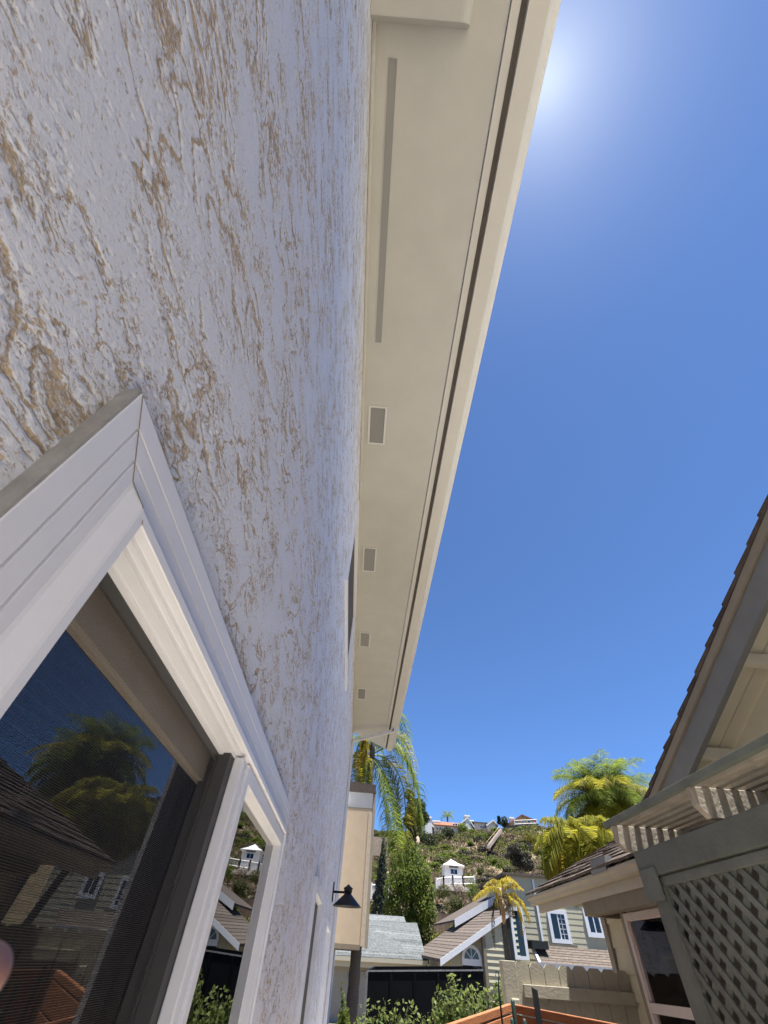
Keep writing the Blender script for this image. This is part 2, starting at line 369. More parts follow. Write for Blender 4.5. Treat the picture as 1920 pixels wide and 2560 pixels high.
nx = len(xs)
b.f = [(j * nx + i, j * nx + i + 1, (j + 1) * nx + i + 1, (j + 1) * nx + i) for j in range(len(ys) - 1) for i in range(nx - 1)]
structure('hillside_ground', b, 'hill', True)
b = B(); b.box(-.38, 2.95, -8, 4.2, GZ - .1, GZ + .02); structure('side_yard_path', b, 'concrete')
b = B(); b.box(.9, 2.95, 4.204, 6.2, GZ - .1, GZ + .015); structure('mulch_bed', b, 'soil')
b = B(); b.box(-.38, .896, 4.204, 13, GZ - .1, GZ + .02); structure('side_yard_walk', b, 'concrete')
b = B()
for x0, x1 in ((-40, 60),):
    n = 20
    for i in range(n):
        xa = x0 + (x1 - x0) * i / n; xb = x0 + (x1 - x0) * (i + 1) / n
        b.quad((xa, 17, terrain(xa, 17) + .03), (xb, 17, terrain(xb, 17) + .03), (xb, 27, terrain(xb, 27) + .05), (xa, 27, terrain(xa, 27) + .05))
structure('street', b, 'street')

# ------------------------------------------------------------------ left stucco house
WX = -.38
house = thing('stucco_house', (WX, 4, GZ), 'white stucco house with tan trowel marks and a cream soffit, filling one side', 'house')
def wall_grid(b, X, y0, y1, z0, z1, holes, depth=.09, fine=()):
    yc = sorted({y0, y1, *(fine[0] if fine else ()), *[h[0] for h in holes], *[h[1] for h in holes]}); zc = sorted({z0, z1, *(fine[1] if fine else ()), *[h[2] for h in holes], *[h[3] for h in holes]})
    for a, c in zip(yc, yc[1:]):
        for e, g in zip(zc, zc[1:]):
            ym, zm = (a + c) / 2, (e + g) / 2
            if any(h[0] < ym < h[1] and h[2] < zm < h[3] for h in holes): continue
            if fine and a > -1.2 and c < 4.5 and e > -1 and g < 4.0:
                ny, nz = max(1, int((c - a) / .007)), max(1, int((g - e) / .007)); o_ = len(b.v)
                b.v += [(X, a + (c - a) * i / ny, e + (g - e) * j / nz) for j in range(nz + 1) for i in range(ny + 1)]
                b.f += [(o_ + j * (ny + 1) + i, o_ + j * (ny + 1) + i + 1, o_ + (j + 1) * (ny + 1) + i + 1, o_ + (j + 1) * (ny + 1) + i) for j in range(nz) for i in range(ny)]
                continue
            b.quad((X, a, e), (X, c, e), (X, c, g), (X, a, g))
    for h in holes:
        ya, yb, za, zb = h; Xi = X - depth
        b.quad((X, ya, za), (Xi, ya, za), (Xi, yb, za), (X, yb, za)); b.quad((X, ya, zb), (X, yb, zb), (Xi, yb, zb), (Xi, ya, zb))
        b.quad((X, ya, za), (X, ya, zb), (Xi, ya, zb), (Xi, ya, za)); b.quad((X, yb, za), (Xi, yb, za), (Xi, yb, zb), (X, yb, zb))
WA = (.277, 2.58, -.85, .522)      # big slider
WU = (3.75, 6.65, 2.97, 4.42)      # upper window
WB = (5.36, 6.9, -.9, .545)        # second lower window
WD = (9.2, 11.6, GZ, .46)          # far door opening
ins = lambda r, d: (r[0] + d, r[1] - d, r[2] + d, r[3] - d)
b = B(); wall_grid(b, WX, -7, 13.6, GZ, 4.86, [ins(WA, .05), ins(WU, .05), ins(WB, .05), ins(WD, .05)], fine=((-1.1, 2.9), (-.55, 2.2, 3.6)))
b.quad((WX, 13.6, GZ), (WX, 19.5, GZ), (WX, 19.5, 3.4), (WX, 13.6, 3.4))
b.quad((WX, 13.6, 3.4), (WX, 13.6, 4.86), (-4, 13.6, 4.86), (-4, 13.6, 3.4)); b.quad((WX, 19.5, GZ), (WX, 19.5, 3.4), (-4, 19.5, 3.4), (-4, 19.5, GZ))
b.quad((WX, 13.6, 3.4), (WX, 19.5, 3.4), (-4, 19.5, 3.4), (-4, 13.6, 3.4))
b.quad((WX, -7, GZ), (WX, -7, 4.86), (-6, -7, 4.86), (-6, -7, GZ)); b.quad((-6, -7, GZ), (-6, 19.5, GZ), (-6, 19.5, 4.86), (-6, -7, 4.86))
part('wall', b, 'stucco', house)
# eave: soffit, fascia, gutter, roof
SZ = 4.80
k = SZ / 4.5
b = B(); b.hexa([(WX, -7, SZ), (.645, -7, SZ), (.645, 14.75, SZ), (WX, 13.6, SZ), (WX, -7, SZ + .03), (.645, -7, SZ + .03), (.645, 14.75, SZ + .03), (WX, 13.6, SZ + .03)])
soffit = part('soffit', b, 'soffit', house)
b = B(); b.hexa([(WX - .0, -7, SZ - .035), (WX + .035, -7, SZ - .035), (WX + .035, 13.6, SZ - .035), (WX, 13.6, SZ - .035), (WX, -7, SZ - .002), (WX + .035, -7, SZ - .002), (WX + .035, 13.6, SZ - .002), (WX, 13.6, SZ - .002)])
part('wall_bead', b, 'soffit', house, bevel=.01)
b = B(); b.box(.652, .724, -7, 14.83, SZ - .012, SZ + .16); part('fascia_board', b, 'gutter', house, bevel=.004)
b = B(); b.box(.725, .775, -7, 14.83, SZ + .03, SZ + .16); part('gap_shade', b, 'shade_fill', house)  # dark strip, colours in the shadow between fascia and gutter
# K-style gutter as an extruded profile
prof = [(.775, SZ + .15), (.775, SZ - .045), (.93, SZ - .045), (.955, SZ - .02), (.965, SZ + .02), (.99, SZ + .05), (1.015, SZ + .06), (1.02, SZ + .115), (1.008, SZ + .12), (1.005, SZ + .07), (.94, SZ), (.785, SZ - .03), (.785, SZ + .15)]
b = B(); b.prism([(x, -7, z) for x, z in prof], (0, 21.9, 0)); part('rain_gutter', b, 'gutter', house)
b = B(); b.prism([(x, -7, z) for x, z in [(1.0, SZ + .055), (1.028, SZ + .06), (1.03, SZ + .12), (1.02, SZ + .124)]], (0, 21.9, 0)); part('gutter_lip', b, 'gutter_lip', house)
b = B(); b.hexa([(-5, -7.1, 7.4), (.99, -7.1, SZ + .14), (.99, 14.9, SZ + .14), (-5, 14.9, 7.4), (-5, -7.1, 7.5), (1.0, -7.1, SZ + .19), (1.0, 14.9, SZ + .19), (-5, 14.9, 7.5)])
part('roof', b, 'cap', house)
# rounded bracket under the soffit
pr = [(WX, SZ - .005), (.36, SZ - .005)] + [(.28 + .08 * math.cos(a), SZ - .11 - .09 * math.sin(a)) for a in np.linspace(0, math.pi / 2, 7)] + [(WX, SZ - .2)]
b = B(); b.prism([(x, -.745, z) for x, z in pr], (0, -.3, 0)); part('eave_bracket', b, 'soffit', house, bevel=.006)
# vents
def vent(y0, y1, x0, x1, fr):
    f = None
    if fr:
        b = B(); z = SZ
        for bx in ((x0 - fr, x1 + fr, y0 - fr, y0), (x0 - fr, x1 + fr, y1, y1 + fr), (x0 - fr, x0, y0, y1), (x1, x1 + fr, y0, y1)):
            b.box(bx[0], bx[1], bx[2], bx[3], z - .014, z - .001)
        f = part('vent_frame', b, 'palegrey', soffit, bevel=.003)
    b = B(); b.box(x0, x1, y0, y1, SZ - .006, SZ - .001)
    n = int((y1 - y0) / .02) if fr else 0
    part('soffit_vent', b, 'ventm', soffit)
vent(-.566, 1.645, -.240, -.172, 0)
for ya, yb in ((2.47, 3.0), (5.14, 5.74), (7.85, 8.4), (10.55, 11.15)): vent(ya, yb, -.262, -.072, .024)
# downspout
b = B(); b.box(.80, .87, 12.75, 12.85, SZ - .22, SZ - .04); b.hexa([(.80, 12.75, SZ - .22), (.87, 12.75, SZ - .15), (.87, 12.85, SZ - .15), (.80, 12.85, SZ - .22), (.80, 12.75, SZ - .14), (.87, 12.75, SZ - .07), (.87, 12.85, SZ - .07), (.80, 12.85, SZ - .14)])
b.hexa([(-.37, 13.2, 4.38), (.83, 12.75, SZ - .22), (.83, 12.85, SZ - .22), (-.37, 13.3, 4.38), (-.37, 13.2, 4.46), (.83, 12.75, SZ - .13), (.83, 12.85, SZ - .13), (-.37, 13.3, 4.46)])
b.box(-.372, -.30, 13.2, 13.32, GZ, 4.46)
part('downspout', b, 'gutter_lip', house, bevel=.01)
b = B(); b.box(WX - .005, WX + .02, 13.5, 13.64, GZ, 4.7); part('corner_board', b, 'palegrey', house)

# --- big slider window
win = part('window', B().ring([(0, WX - .02), (0, -.355), (.001, -.354), (.034, -.354), (.0355, -.358), (.0375, -.358), (.039, -.354), (.066, -.354), (.0675, -.358), (.0695, -.358), (.071, -.354), (.089, -.354), (.094, -.352), (.113, -.336), (.117, -.334), (.131, -.334), (.132, -.336), (.133, -.352), (.139, -.354), (.139, -.366), (.146, -.368), (.147, -.392), (.152, -.394), (.152, -.46)], WA), 'vinyl', house)
b = B()
for sy, cy in ((1, WA[0]),):
    pp = [(.002, -.3535), (.034, -.3535), (.066, -.3535), (.089, -.3535), (.113, -.3355), (.131, -.3335)]
    for (d0, x0_), (d1, x1_) in zip(pp, pp[1:]):
        q = .0009
        b.quad((x0_, cy + sy * (d0 - q), WA[3] - d0 - q), (x0_, cy + sy * (d0 + q), WA[3] - d0 + q), (x1_, cy + sy * (d1 + q), WA[3] - d1 + q), (x1_, cy + sy * (d1 - q), WA[3] - d1 - q))
part('mitre_joint', b, 'caulk', win)
b = B().ring([(-.004, WX - .01), (-.004, -.3565), (.0, -.3563)], WA); part('trim_edge', b, 'vinyl_side', win)
b = B().ring([(0, -.47), (0, -.425), (.072, -.425), (.073, -.437), (.08, -.44)], (.432, 1.45, -.72, .376)); part('sash', b, 'sash', win)
b = B().ring([(0, -.45), (0, -.418), (.012, -.418)], (.425, 1.455, -.74, .384)); part('gasket', b, 'sash_dark', win)
b = B().ring([(0, -.415), (0, -.404), (.02, -.404), (.02, -.412)], (.43, 1.30, -.70, .372)); part('screen_frame', b, 'stile', win)
b = B(); b.quad((-.4075, .44, -.7), (-.4075, 1.29, -.7), (-.4075, 1.29, .36), (-.4075, .44, .36)); part('insect_screen', b, 'screen', win)
b = B(); b.box(-.445, -.440, .50, 1.40, -.66, .30); part('pane', b, 'glass', win)
b = B(); b.box(-.437, -.3725, 1.29, 1.44, -.72, .377); part('inner_stile', b, 'stile', win)
b = B(); b.box(-.372, -.341, 1.335, 1.362, -.72, .380); b.box(-.372, -.352, 1.362, 1.45, -.72, .380)
part('meeting_stile', b, 'vinyl', win, bevel=.004)
b = B().ring([(0, -.40), (0, -.344), (.004, -.342), (.04, -.342), (.044, -.346), (.046, -.375), (.05, -.377)], (1.42, 2.45, -.72, .385)); part('fixed_frame', b, 'vinyl', win)
b = B(); b.box(-.382, -.377, 1.45, 2.41, -.68, .342); part('pane', b, 'glass_mirror', win)
# room behind it, closed, and the blinds
b = B(); X0, X1 = -.47, -3.2
b.quad((X1, -.5, GZ), (X1, 4, GZ), (X1, 4, .9), (X1, -.5, .9)); b.quad((X0, -.5, GZ), (X1, -.5, GZ), (X1, -.5, .9), (X0, -.5, .9)); b.quad((X0, 4, GZ), (X0, 4, .9), (X1, 4, .9), (X1, 4, GZ))
b.quad((X0, -.5, .9), (X1, -.5, .9), (X1, 4, .9), (X0, 4, .9)); b.quad((X0, -.5, -.9), (X0, 4, -.9), (X1, 4, -.9), (X1, -.5, -.9))
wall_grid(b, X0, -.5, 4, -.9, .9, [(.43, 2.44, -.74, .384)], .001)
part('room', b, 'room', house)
vb = thing('vertical_blind', (-.56, 1.0, .38), 'pale vertical blind strips hanging inside the dark sliding window', 'blind')
b = B(); b.box(-.59, -.53, .4, 2.4, .36, .42); part('head_rail', b, 'blind', vb)
b = B(); b.box(-.002, .002, -.04, .04, -1.1, 0); me = mesh('blind_slat', b, 'blind')
for i in range(22):
    share('blind_slat', me, vb, (-.56, .45 + i * .09, .36), (0, 0, math.radians(rng.uniform(35, 75))))

# --- other openings
def small_window(r, pane='glass', name='window', tr=.075, X1=-.345):
    p = [(0, WX - .03), (0, X1), (tr * .55, X1), (tr * .6, X1 - .008), (tr * .65, X1), (tr, X1), (tr + .002, X1 - .03), (tr + .01, X1 - .03), (tr + .012, X1 - .09)]
    o = part(name, B().ring(p, r), 'vinyl', house); q = ins(r, tr + .01)
    m = (q[0] + q[1]) / 2
    b = B(); b.box(-.42, -.40, m - .03, m + .03, q[2], q[3]); part('mullion', b, 'vinyl', o)
    b = B(); b.box(-.412, -.407, q[0], q[1], q[2], q[3]); part('pane', b, pane, o)
    b = B(); b.box(-.398, -.396, q[0] + .01, q[1] - .01, q[2] + .01, q[3] - .01); part('insect_screen', b, 'darkscreen', o)
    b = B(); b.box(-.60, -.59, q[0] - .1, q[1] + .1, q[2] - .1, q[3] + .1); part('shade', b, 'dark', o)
small_window(WU)
small_window(WB, tr=.10)
b = B().ring([(0, WX - .02), (0, -.36), (.07, -.355), (.09, -.36), (.10, -.47)], (WD[0], WD[1], GZ - .2, WD[3])); dr = part('door', b, 'vinyl', house)
b = B(); b.box(-.50, -.46, WD[0] + .05, WD[1] - .05, GZ, WD[3] - .05); part('door_panel', b, 'palegrey', dr)
b = B(); b.lathe([(0, 0), (.028, .0), (.028, .03), (0, .05)], (-.43, WD[0] + .25, -.7), 10); part('handle', b, 'black', dr)

# --- boxed bay at the far end
by0, by1 = 16.0, 18.4
K_ = 16 / 14
bx0, bx1 = -.372, .385 * K_
bay = part('bay_box', B().box(bx0, bx1, by0, by1, .31, 3.36), 'bay', house)
b = B(); b.box(bx0, bx1 + .004, by0 - .006, by1, 3.37, 3.80); part('upper_band', b, 'palegrey', bay)  # top band of the bay, pale grey instead of beige
b = B(); b.hexa([(bx0, by0 - .055, 3.79), (bx1 + .09, by0 - .055, 3.79), (bx1 + .09, by1, 3.79), (bx0, by1, 3.79), (bx0, by0 - .055, 4.08), (bx1 + .09, by0 - .055, 4.03), (bx1 + .09, by1, 4.03), (bx0, by1, 4.08)])
part('cap_roof', b, 'cap', bay)
b = B(); b.box(.335, bx1 + .012, by0 - .012, by0 + .10, .30, 3.27); part('corner_trim', b, 'bay_trim', bay)
b = B(); b.box(bx1 + .008, bx1 + .06, by0 + .11, by1 - .2, .57, 3.75); part('downpipe', b, 'black', bay, bevel=.01)
b = B(); b.box(bx0, .33, by0 - .014, by1, .23, .325); part('bottom_trim', b, 'brownwood', bay)
b = B(); b.box(bx1 + .013, bx1 + .10, by0 - .01, by0 + .1, .27, 3.77); part('corner_trim', b, 'trimt', bay)
b = B(); b.lathe([(0, 0), (.008, 0), (.008, .004), (0, .005)], (0, 0, 0), 6); b.v = [(x, -z, y) for x, y, z in b.v]; me = mesh('nail', b, 'nail')
for i in range(13):
    share('nail', me, bay, (.395 + .01 * (i % 2), by0 - .012, .48 + i * .217))

# ------------------------------------------------------------------ wall lamp
LY = 10.9
lamp = thing('wall_lamp', (WX, LY, .9), 'black barn wall lamp with a cone shade on the white stucco wall', 'lamp')
b = B(); b.box(WX, WX + .022, LY - .06, LY + .06, .76, 1.045); part('back_plate', b, 'black', lamp, bevel=.006)
b = B(); b.tube([(WX + .02, LY, .905), (-.10, LY, .91)], .018, 12); part('arm', b, 'black', lamp, True)
lx = -.078
b = B(); b.lathe([(.0, 1.035), (.045, 1.0), (.088, .975), (.092, .965), (.088, .955), (.078, .955), (.078, .935), (.084, .933), (.084, .922), (.074, .92), (.072, .9), (.066, .895), (.0, .895)], (lx, LY, 0), 28); part('cap', b, 'black', lamp, True)
b = B(); b.lathe([(.066, .893), (.075, .88), (.27, .722), (.277, .712), (.273, .708), (.262, .715), (.07, .87), (.0, .872)], (lx, LY, 0), 36); part('lamp_shade', b, 'black', lamp, True)
b = B(); b.lathe([(0, .87), (.03, .86), (.045, .82), (.04, .79), (0, .775)], (lx, LY, 0), 14); part('bulb', b, 'white', lamp, True)

# ------------------------------------------------------------------ shingled tan house on the right
HX = 2.95
th = thing('shingled_house', (HX, 3, GZ), 'tan house with brown shingle roof, grey gable board and low eave beyond the pergola', 'house')
rk = lambda y: 1.742 + .416 * (2.6 - y)       # shingle line of the rake
GY = 4.3; PK = -1.5
b = B(); b.poly([(HX, -7.6, GZ), (HX, GY, GZ), (HX, GY, rk(GY) - .14), (HX, PK, rk(PK) - .14), (HX, -7.6, rk(GY) - .14)])
b.quad((HX, GY, GZ), (HX + 5, GY, GZ), (HX + 5, GY, rk(GY) - .14), (HX, GY, rk(GY) - .14))
part('gable_wall', b, 'tan', th)
b = B(); b.poly([(HX, 4.25, GZ), (HX, 6.46, GZ), (HX, 6.46, .62), (HX, 4.25, .62)]); b.quad((HX, 6.46, GZ), (8, 6.46, GZ), (8, 6.46, .62), (HX, 6.46, .62)); part('nook_wall', b, 'tan', th)
RX = 2.55
def rake_strip(x0, x1, d0, d1, y0=GY + .35, y1=PK):
    return [(x0, y0, rk(y0) + d0), (x1, y0, rk(y0) + d0), (x1, y1, rk(y1) + d0), (x0, y1, rk(y1) + d0), (x0, y0, rk(y0) + d1), (x1, y0, rk(y0) + d1), (x1, y1, rk(y1) + d1), (x0, y1, rk(y1) + d1)]
b = B(); b.hexa(rake_strip(RX, RX + .05, -.27, -.10)); part('barge_board', b, 'barge', th, bevel=.004)
b = B(); b.hexa(rake_strip(RX - .022, RX + .05, -.098, -.038)); part('rake_trim', b, 'trimt', th, bevel=.004)
b = B(); b.hexa(rake_strip(RX + .055, 8, -.11, -.035)); b.hexa([(RX + .03, PK, rk(PK) - .11), (8, PK, rk(PK) - .11), (8, -8, rk(GY) - .2), (RX + .03, -8, rk(GY) - .2), (RX + .03, PK, rk(PK) - .03), (8, PK, rk(PK) - .03), (8, -8, rk(GY) - .1), (RX + .03, -8, rk(GY) - .1)]); part('roof_deck', b, 'tan', th)
# sheathing boards seen from below, with open seams
for i in range(3):
    xa = RX + .058 + i * .115
    b = B(); b.hexa(rake_strip(xa, xa + .109, -.130 + .003 * (i % 2), -.112)); part('sheathing_board', b, 'tan', th)
for yc in (.85, 1.72, 2.55, 3.38, 4.2):
    z = rk(yc) - .135
    b = B(); b.box(RX + .05, HX, yc - .035, yc + .035, z - .085, z - .005); part('lookout', b, 'tan', th, bevel=.006)
# shingle edges along the rake
y = GY + .3; sl = math.hypot(1, .416)
while y > PK:
    L_ = rng.uniform(.16, .24); ya, yb = y, y - L_
    h = rng.uniform(.004, .010); o = rng.uniform(-.030, -.024)
    b = B(); b.hexa([(RX + o, ya, rk(ya) - .036), (RX + .5, ya, rk(ya) - .036), (RX + .5, yb, rk(yb) - .036), (RX + o, yb, rk(yb) - .036), (RX + o, ya, rk(ya) + h), (RX + .5, ya, rk(ya) + h), (RX + .5, yb, rk(yb) - .01), (RX + o, yb, rk(yb) - .01)])
    part('shingle', b, 'shake', th); y -= L_ - .002
# low eave
EX, EZ, EY0, EY1 = 2.45, .735, 4.25, 7.55
ez = lambda x: EZ + .46 * (x - EX)
b = B(); b.hexa([(EX + .04, EY0, ez(EX) - .03), (6.5, EY0, ez(6.5) - .03), (6.5, EY1, ez(6.5) - .03), (EX + .04, EY1, ez(EX) - .03), (EX + .04, EY0, ez(EX)), (6.5, EY0, ez(6.5)), (6.5, EY1, ez(6.5)), (EX + .04, EY1, ez(EX))]); part('eave_deck', b, 'brownwood', th)
rows = 14; ex = .21; cols = 15
b = B(); b.hexa([(0, -.5, 0), (.30, -.5, 0), (.30, .5, 0), (0, .5, 0), (0, -.5, .022), (.30, -.5, .006), (.30, .5, .006), (0, .5, .022)]); me = mesh('shingle', b, 'shake')
pit = math.atan(.46)
for r in range(rows):
    y = EY0 - rng.uniform(0, .2)
    while y < EY1:
        w_ = rng.uniform(.17, .30); x = EX - .02 + r * ex * math.cos(pit)
        yb = min(y + w_, EY1 + .04)
        if yb - y > .05:
            share('shingle', me, th, (x + rng.uniform(-.012, .012), (y + yb) / 2, ez(x) + .012 + rng.uniform(0, .006)), (0, -pit + rng.uniform(0, .03), 0), (1, (yb - y) - .007, 1))
        y = yb
b = B(); b.prism([(x, EY0 - .4, z) for x, z in [(EX, EZ - .005), (EX - .015, EZ - .01), (EX - .02, EZ - .035), (EX + .0, EZ - .055), (EX + .005, EZ - .08), (EX + .03, EZ - .095), (EX + .075, EZ - .095), (EX + .075, EZ - .005)]], (0, EY1 - EY0 + .42, 0)); part('rain_gutter', b, 'eavetan', th)
b = B(); b.box(EX + .08, EX + .115, EY0 - .4, EY1 - .1, EZ - .17, EZ - .01); part('fascia_board', b, 'eavetan', th)
b = B(); b.box(EX + .12, HX + .4, EY0 - .4, EY1 - .15, EZ - .075, EZ - .055); part('eave_soffit', b, 'brownwood', th)
b = B(); b.box(EX + .10, EX + .22, 4.0, 6.05, .46, .60); part('porch_beam', b, 'brownwood', th, bevel=.006)
b = B(); b.box(EX + .16, EX + .24, 4.0, 6.0, .60, .66); part('porch_beam', b, 'eavetan', th)
b = B(); b.box(EX + .125, HX - .002, 3.95, 6.07, .602, .655); part('porch_soffit', b, 'trimt', th)
b = B(); b.box(EX + .22, HX, 6.0, 6.08, .46, .60); part('porch_beam', b, 'brownwood', th)
# downpipe stub cap on the roof edge
b = B(); b.hexa([(EX - .03, 5.35, EZ - .02), (EX + .02, 5.35, EZ - .02), (EX + .02, 5.0, EZ - .02), (EX - .03, 5.0, EZ - .02), (EX - .01, 5.35, EZ + .09), (EX + .06, 5.35, EZ + .09), (EX + .06, 5.0, EZ + .09), (EX - .01, 5.0, EZ + .09)]); part('flashing', b, 'barge', th)
# siding boards, trim, window
zb = GZ + .05; i = 0
while zb < .55:
    b = B(); zt = min(zb + .19, .58)
    b.hexa([(HX - .030, 5.98, zb), (HX, 5.98, zb), (HX, 6.37, zb), (HX - .030, 6.37, zb), (HX - .012, 5.98, zt), (HX, 5.98, zt), (HX, 6.37, zt), (HX - .012, 6.37, zt)])
    part('siding_board', b, 'tansid', th); zb += .185
b = B(); b.box(HX - .05, HX + .0, 6.37, 6.47, GZ, .60); part('corner_board', b, 'trimt', th)
b = B(); b.box(HX - .042, HX, 5.90, 5.98, GZ + .2, .60); part('window_casing', b, 'trimt', th)
wr = (5.10, 5.90, -1.0, .49)
win2 = part('window', B().ring([(0, HX), (0, HX - .05), (.05, HX - .05), (.052, HX - .025), (.058, HX - .02)], wr), 'mauvetrim', th)
b = B(); zr_ = atX(*z4(1100, 1015), HX - .03).z; b.box(HX - .048, HX - .01, wr[0] + .05, wr[1] - .05, zr_ - .032, zr_ + .032); part('meeting_rail', b, 'mauvetrim', win2)
b = B(); b.box(HX - .022, HX - .017, wr[0] + .055, wr[1] - .055, wr[2] + .06, wr[3] - .055); part('pane', b, 'glass_clear', win2)
b = B(); b.box(HX - .012, HX - .006, wr[0] + .055, wr[1] - .055, -.02, wr[3] - .055); part('curtain', b, 'mauve', win2)
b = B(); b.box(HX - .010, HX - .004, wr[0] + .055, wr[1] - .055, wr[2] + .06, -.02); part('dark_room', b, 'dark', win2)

# ------------------------------------------------------------------ pergola with lattice
pg = thing('pergola', (2.05, 2.5, GZ), 'sage grey pergola with slatted top, corner post and lattice side', 'pergola')
px0, px1 = 2.0, 2.10
b = B(); b.box(px0, px1, 3.43, 3.565, GZ, .50); part('post', b, 'perg', pg, bevel=.006)
b = B(); b.box(px0 - .03, px0 + .02, -2, 3.60, .478, .617); part('beam', b, 'perg', pg, bevel=.005)
b = B(); b.box(px0 + .08, px0 + .13, -2, 3.60, .478, .617); part('beam', b, 'perg', pg, bevel=.005)
b = B(); b.box(px0 - .045, px0 - .028, 3.38, 3.575, .36, .52); part('post_block', b, 'perg', pg, bevel=.006)
b = B(); b.box(px0 - .01, px0 + .03, -2, 3.425, .425, .470); part('lattice_rail', b, 'perg', pg, bevel=.004)
b = B(); b.box(px0 - .01, px0 + .03, 3.395, 3.428, GZ, .424); part('lattice_stile', b, 'perg', pg, bevel=.004)
for yr in (3.73, 2.71, 1.69, .67, -.35):
    b = B(); b.prism([(px0 - .07, yr, .79), (HX - .0, yr, .79), (HX - .0, yr, .64), (px0 - .02, yr, .64), (px0 - .07, yr, .70)], (0, -.045, 0)); part('rafter', b, 'slat', pg, bevel=.004)
x = px0 - .075; i = 0
while x < HX - .06:
    yo = 3.83 + rng.uniform(-.02, .02) if i else 3.83
    b = B(); b.box(x, x + .04, -2, yo, .792 + rng.uniform(0, .003), .832); part('slat', b, 'perg' if i == 0 else 'slat', pg, bevel=.003); x += .086; i += 1
# lattice: two layers of laths, clipped to the panel
def lattice(layer, sgn, xoff):
    y0, y1, z0, z1 = 1.2, 3.42, -1.3, .44
    sp = .120; wd = .036; n = 0
    c = -8.0
    while c < 8:
        # line z = sgn*y + c ; clip to the rectangle
        pts = []
        for yy in (y0, y1):
            zz = sgn * yy + c
            if z0 <= zz <= z1: pts.append((yy, zz))
        for zz in (z0, z1):
            yy = (zz - c) / sgn
            if y0 < yy < y1: pts.append((yy, zz))
        if len(pts) >= 2 and math.dist(pts[0], pts[1]) > .1:
            (ya, za), (yb, zb_) = sorted(pts)[0], sorted(pts)[-1]
            d = Vector((0, yb - ya, zb_ - za)); L_ = d.length; d.normalize(); nrm = Vector((0, -d.z, d.y)) * wd / 2
            A = Vector((px0 + xoff, ya, za)); E_ = Vector((px0 + xoff, yb, zb_)); X_ = Vector((.009, 0, 0))
            b = B(); b.hexa([A - nrm, A - nrm + X_, A + nrm + X_, A + nrm, E_ - nrm, E_ - nrm + X_, E_ + nrm + X_, E_ + nrm]); part('lath', b, 'perg', pg)
        c += sp
lattice(0, 1, .0); lattice(1, -1, .0105)
b = B(); b.box(px0 + .075, px0 + .085, .8, 3.42, GZ, .47); part('lattice_shade_sheet', b, 'shade_fill', pg)  # added dark sheet, its colour stands for the shade behind the lattice

# ------------------------------------------------------------------ tan picket fence between yards
FY = 6.2
fc = thing('picket_fence', (2.3, FY, GZ), 'tan dog eared picket fence with one rail beside the tan house', 'fence')
b = B(); b.box(1.60, 1.74, FY - .06, FY + .06, GZ, .095); part('post', b, 'fence', fc, bevel=.005)
x = 1.745; 
while x < 2.92:
    wd = .152; x1 = min(x + wd - .006, 2.93); zt = .09 + rng.uniform(-.006, .006); c = .03; y = FY + rng.uniform(-.002, .002)
    b = B(); b.prism([(x, y, GZ), (x1, y, GZ), (x1, y, zt - c), (x1 - c, y, zt), (x + c, y, zt), (x, y, zt - c)], (0, .02, 0)); part('picket', b, 'fence', fc); x += wd
b = B(); b.box(1.80, 2.93, FY - .045, FY - .004, -.145, -.058); part('rail', b, 'fence', fc, bevel=.004)
b = B(); b.box(1.80, 2.93, FY - .045, FY - .004, -1.25, -1.16); part('rail', b, 'fence', fc, bevel=.004)
b = B(); b.box(1.65, 1.725, FY - .09, FY - .062, -.31, -.155); lat = part('gate_latch', b, 'fence', fc, bevel=.008)
b = B(); b.box(1.675, 1.70, FY - .105, FY - .091, -.28, -.19); part('latch_bar', b, 'binrim', lat, bevel=.004)

# ------------------------------------------------------------------ redwood garden bed with stakes
gb = thing('garden_bed', (1.25, 3.9, GZ), 'tall raised garden bed of orange redwood boards, its far corner toward the fence', 'planter')
C0 = atY(*z3(1268, 1022), 4.6); CL = atY(*z3(860, 1160), 4.0); CR = atY(1540, 2560 / SC * 1.0, 3.9) if False else atY(1540 / SC, 2560 / SC, 3.9)
# run the boards on beyond the frame so that the near sides close the box
CL2 = C0 + (CL - C0) * 1.35; CR2 = C0 + (CR - C0) * 1.45; CN = CL2 + (CR2 - C0) + Vector((0, 0, -.12))
def boards(A, E_, inward):
    A, E_ = Vector(A), Vector(E_); n = Vector(inward).normalized() * .035
    z = 0
    for h in (.048, .14, .14, .14, .14, .14, .14, .14, .14, .14, .14):
        za = A.z - z; 
        if za - h < GZ + .02: break
        dz = Vector((0, 0, -z)); hz = Vector((0, 0, -h + .008))
        b = B(); b.hexa([A + dz + hz, E_ + dz + hz, E_ + dz + hz - n, A + dz + hz - n, A + dz, E_ + dz, E_ + dz - n, A + dz - n]); part('board', b, 'redwood', gb, bevel=.004)
        z += h
boards(C0, CL2, (.7, -.7, 0)); boards(C0, CR2, (-.7, -.7, 0)); boards(CL2, CN, (.7, .7, 0)); boards(CR2, CN, (-.7, .7, 0))
b = B(); b.poly([Vector((p.x, p.y, -.62)) for p in (C0, CL2, CN, CR2)]); part('soil', b, 'soil', gb, kind='stuff')
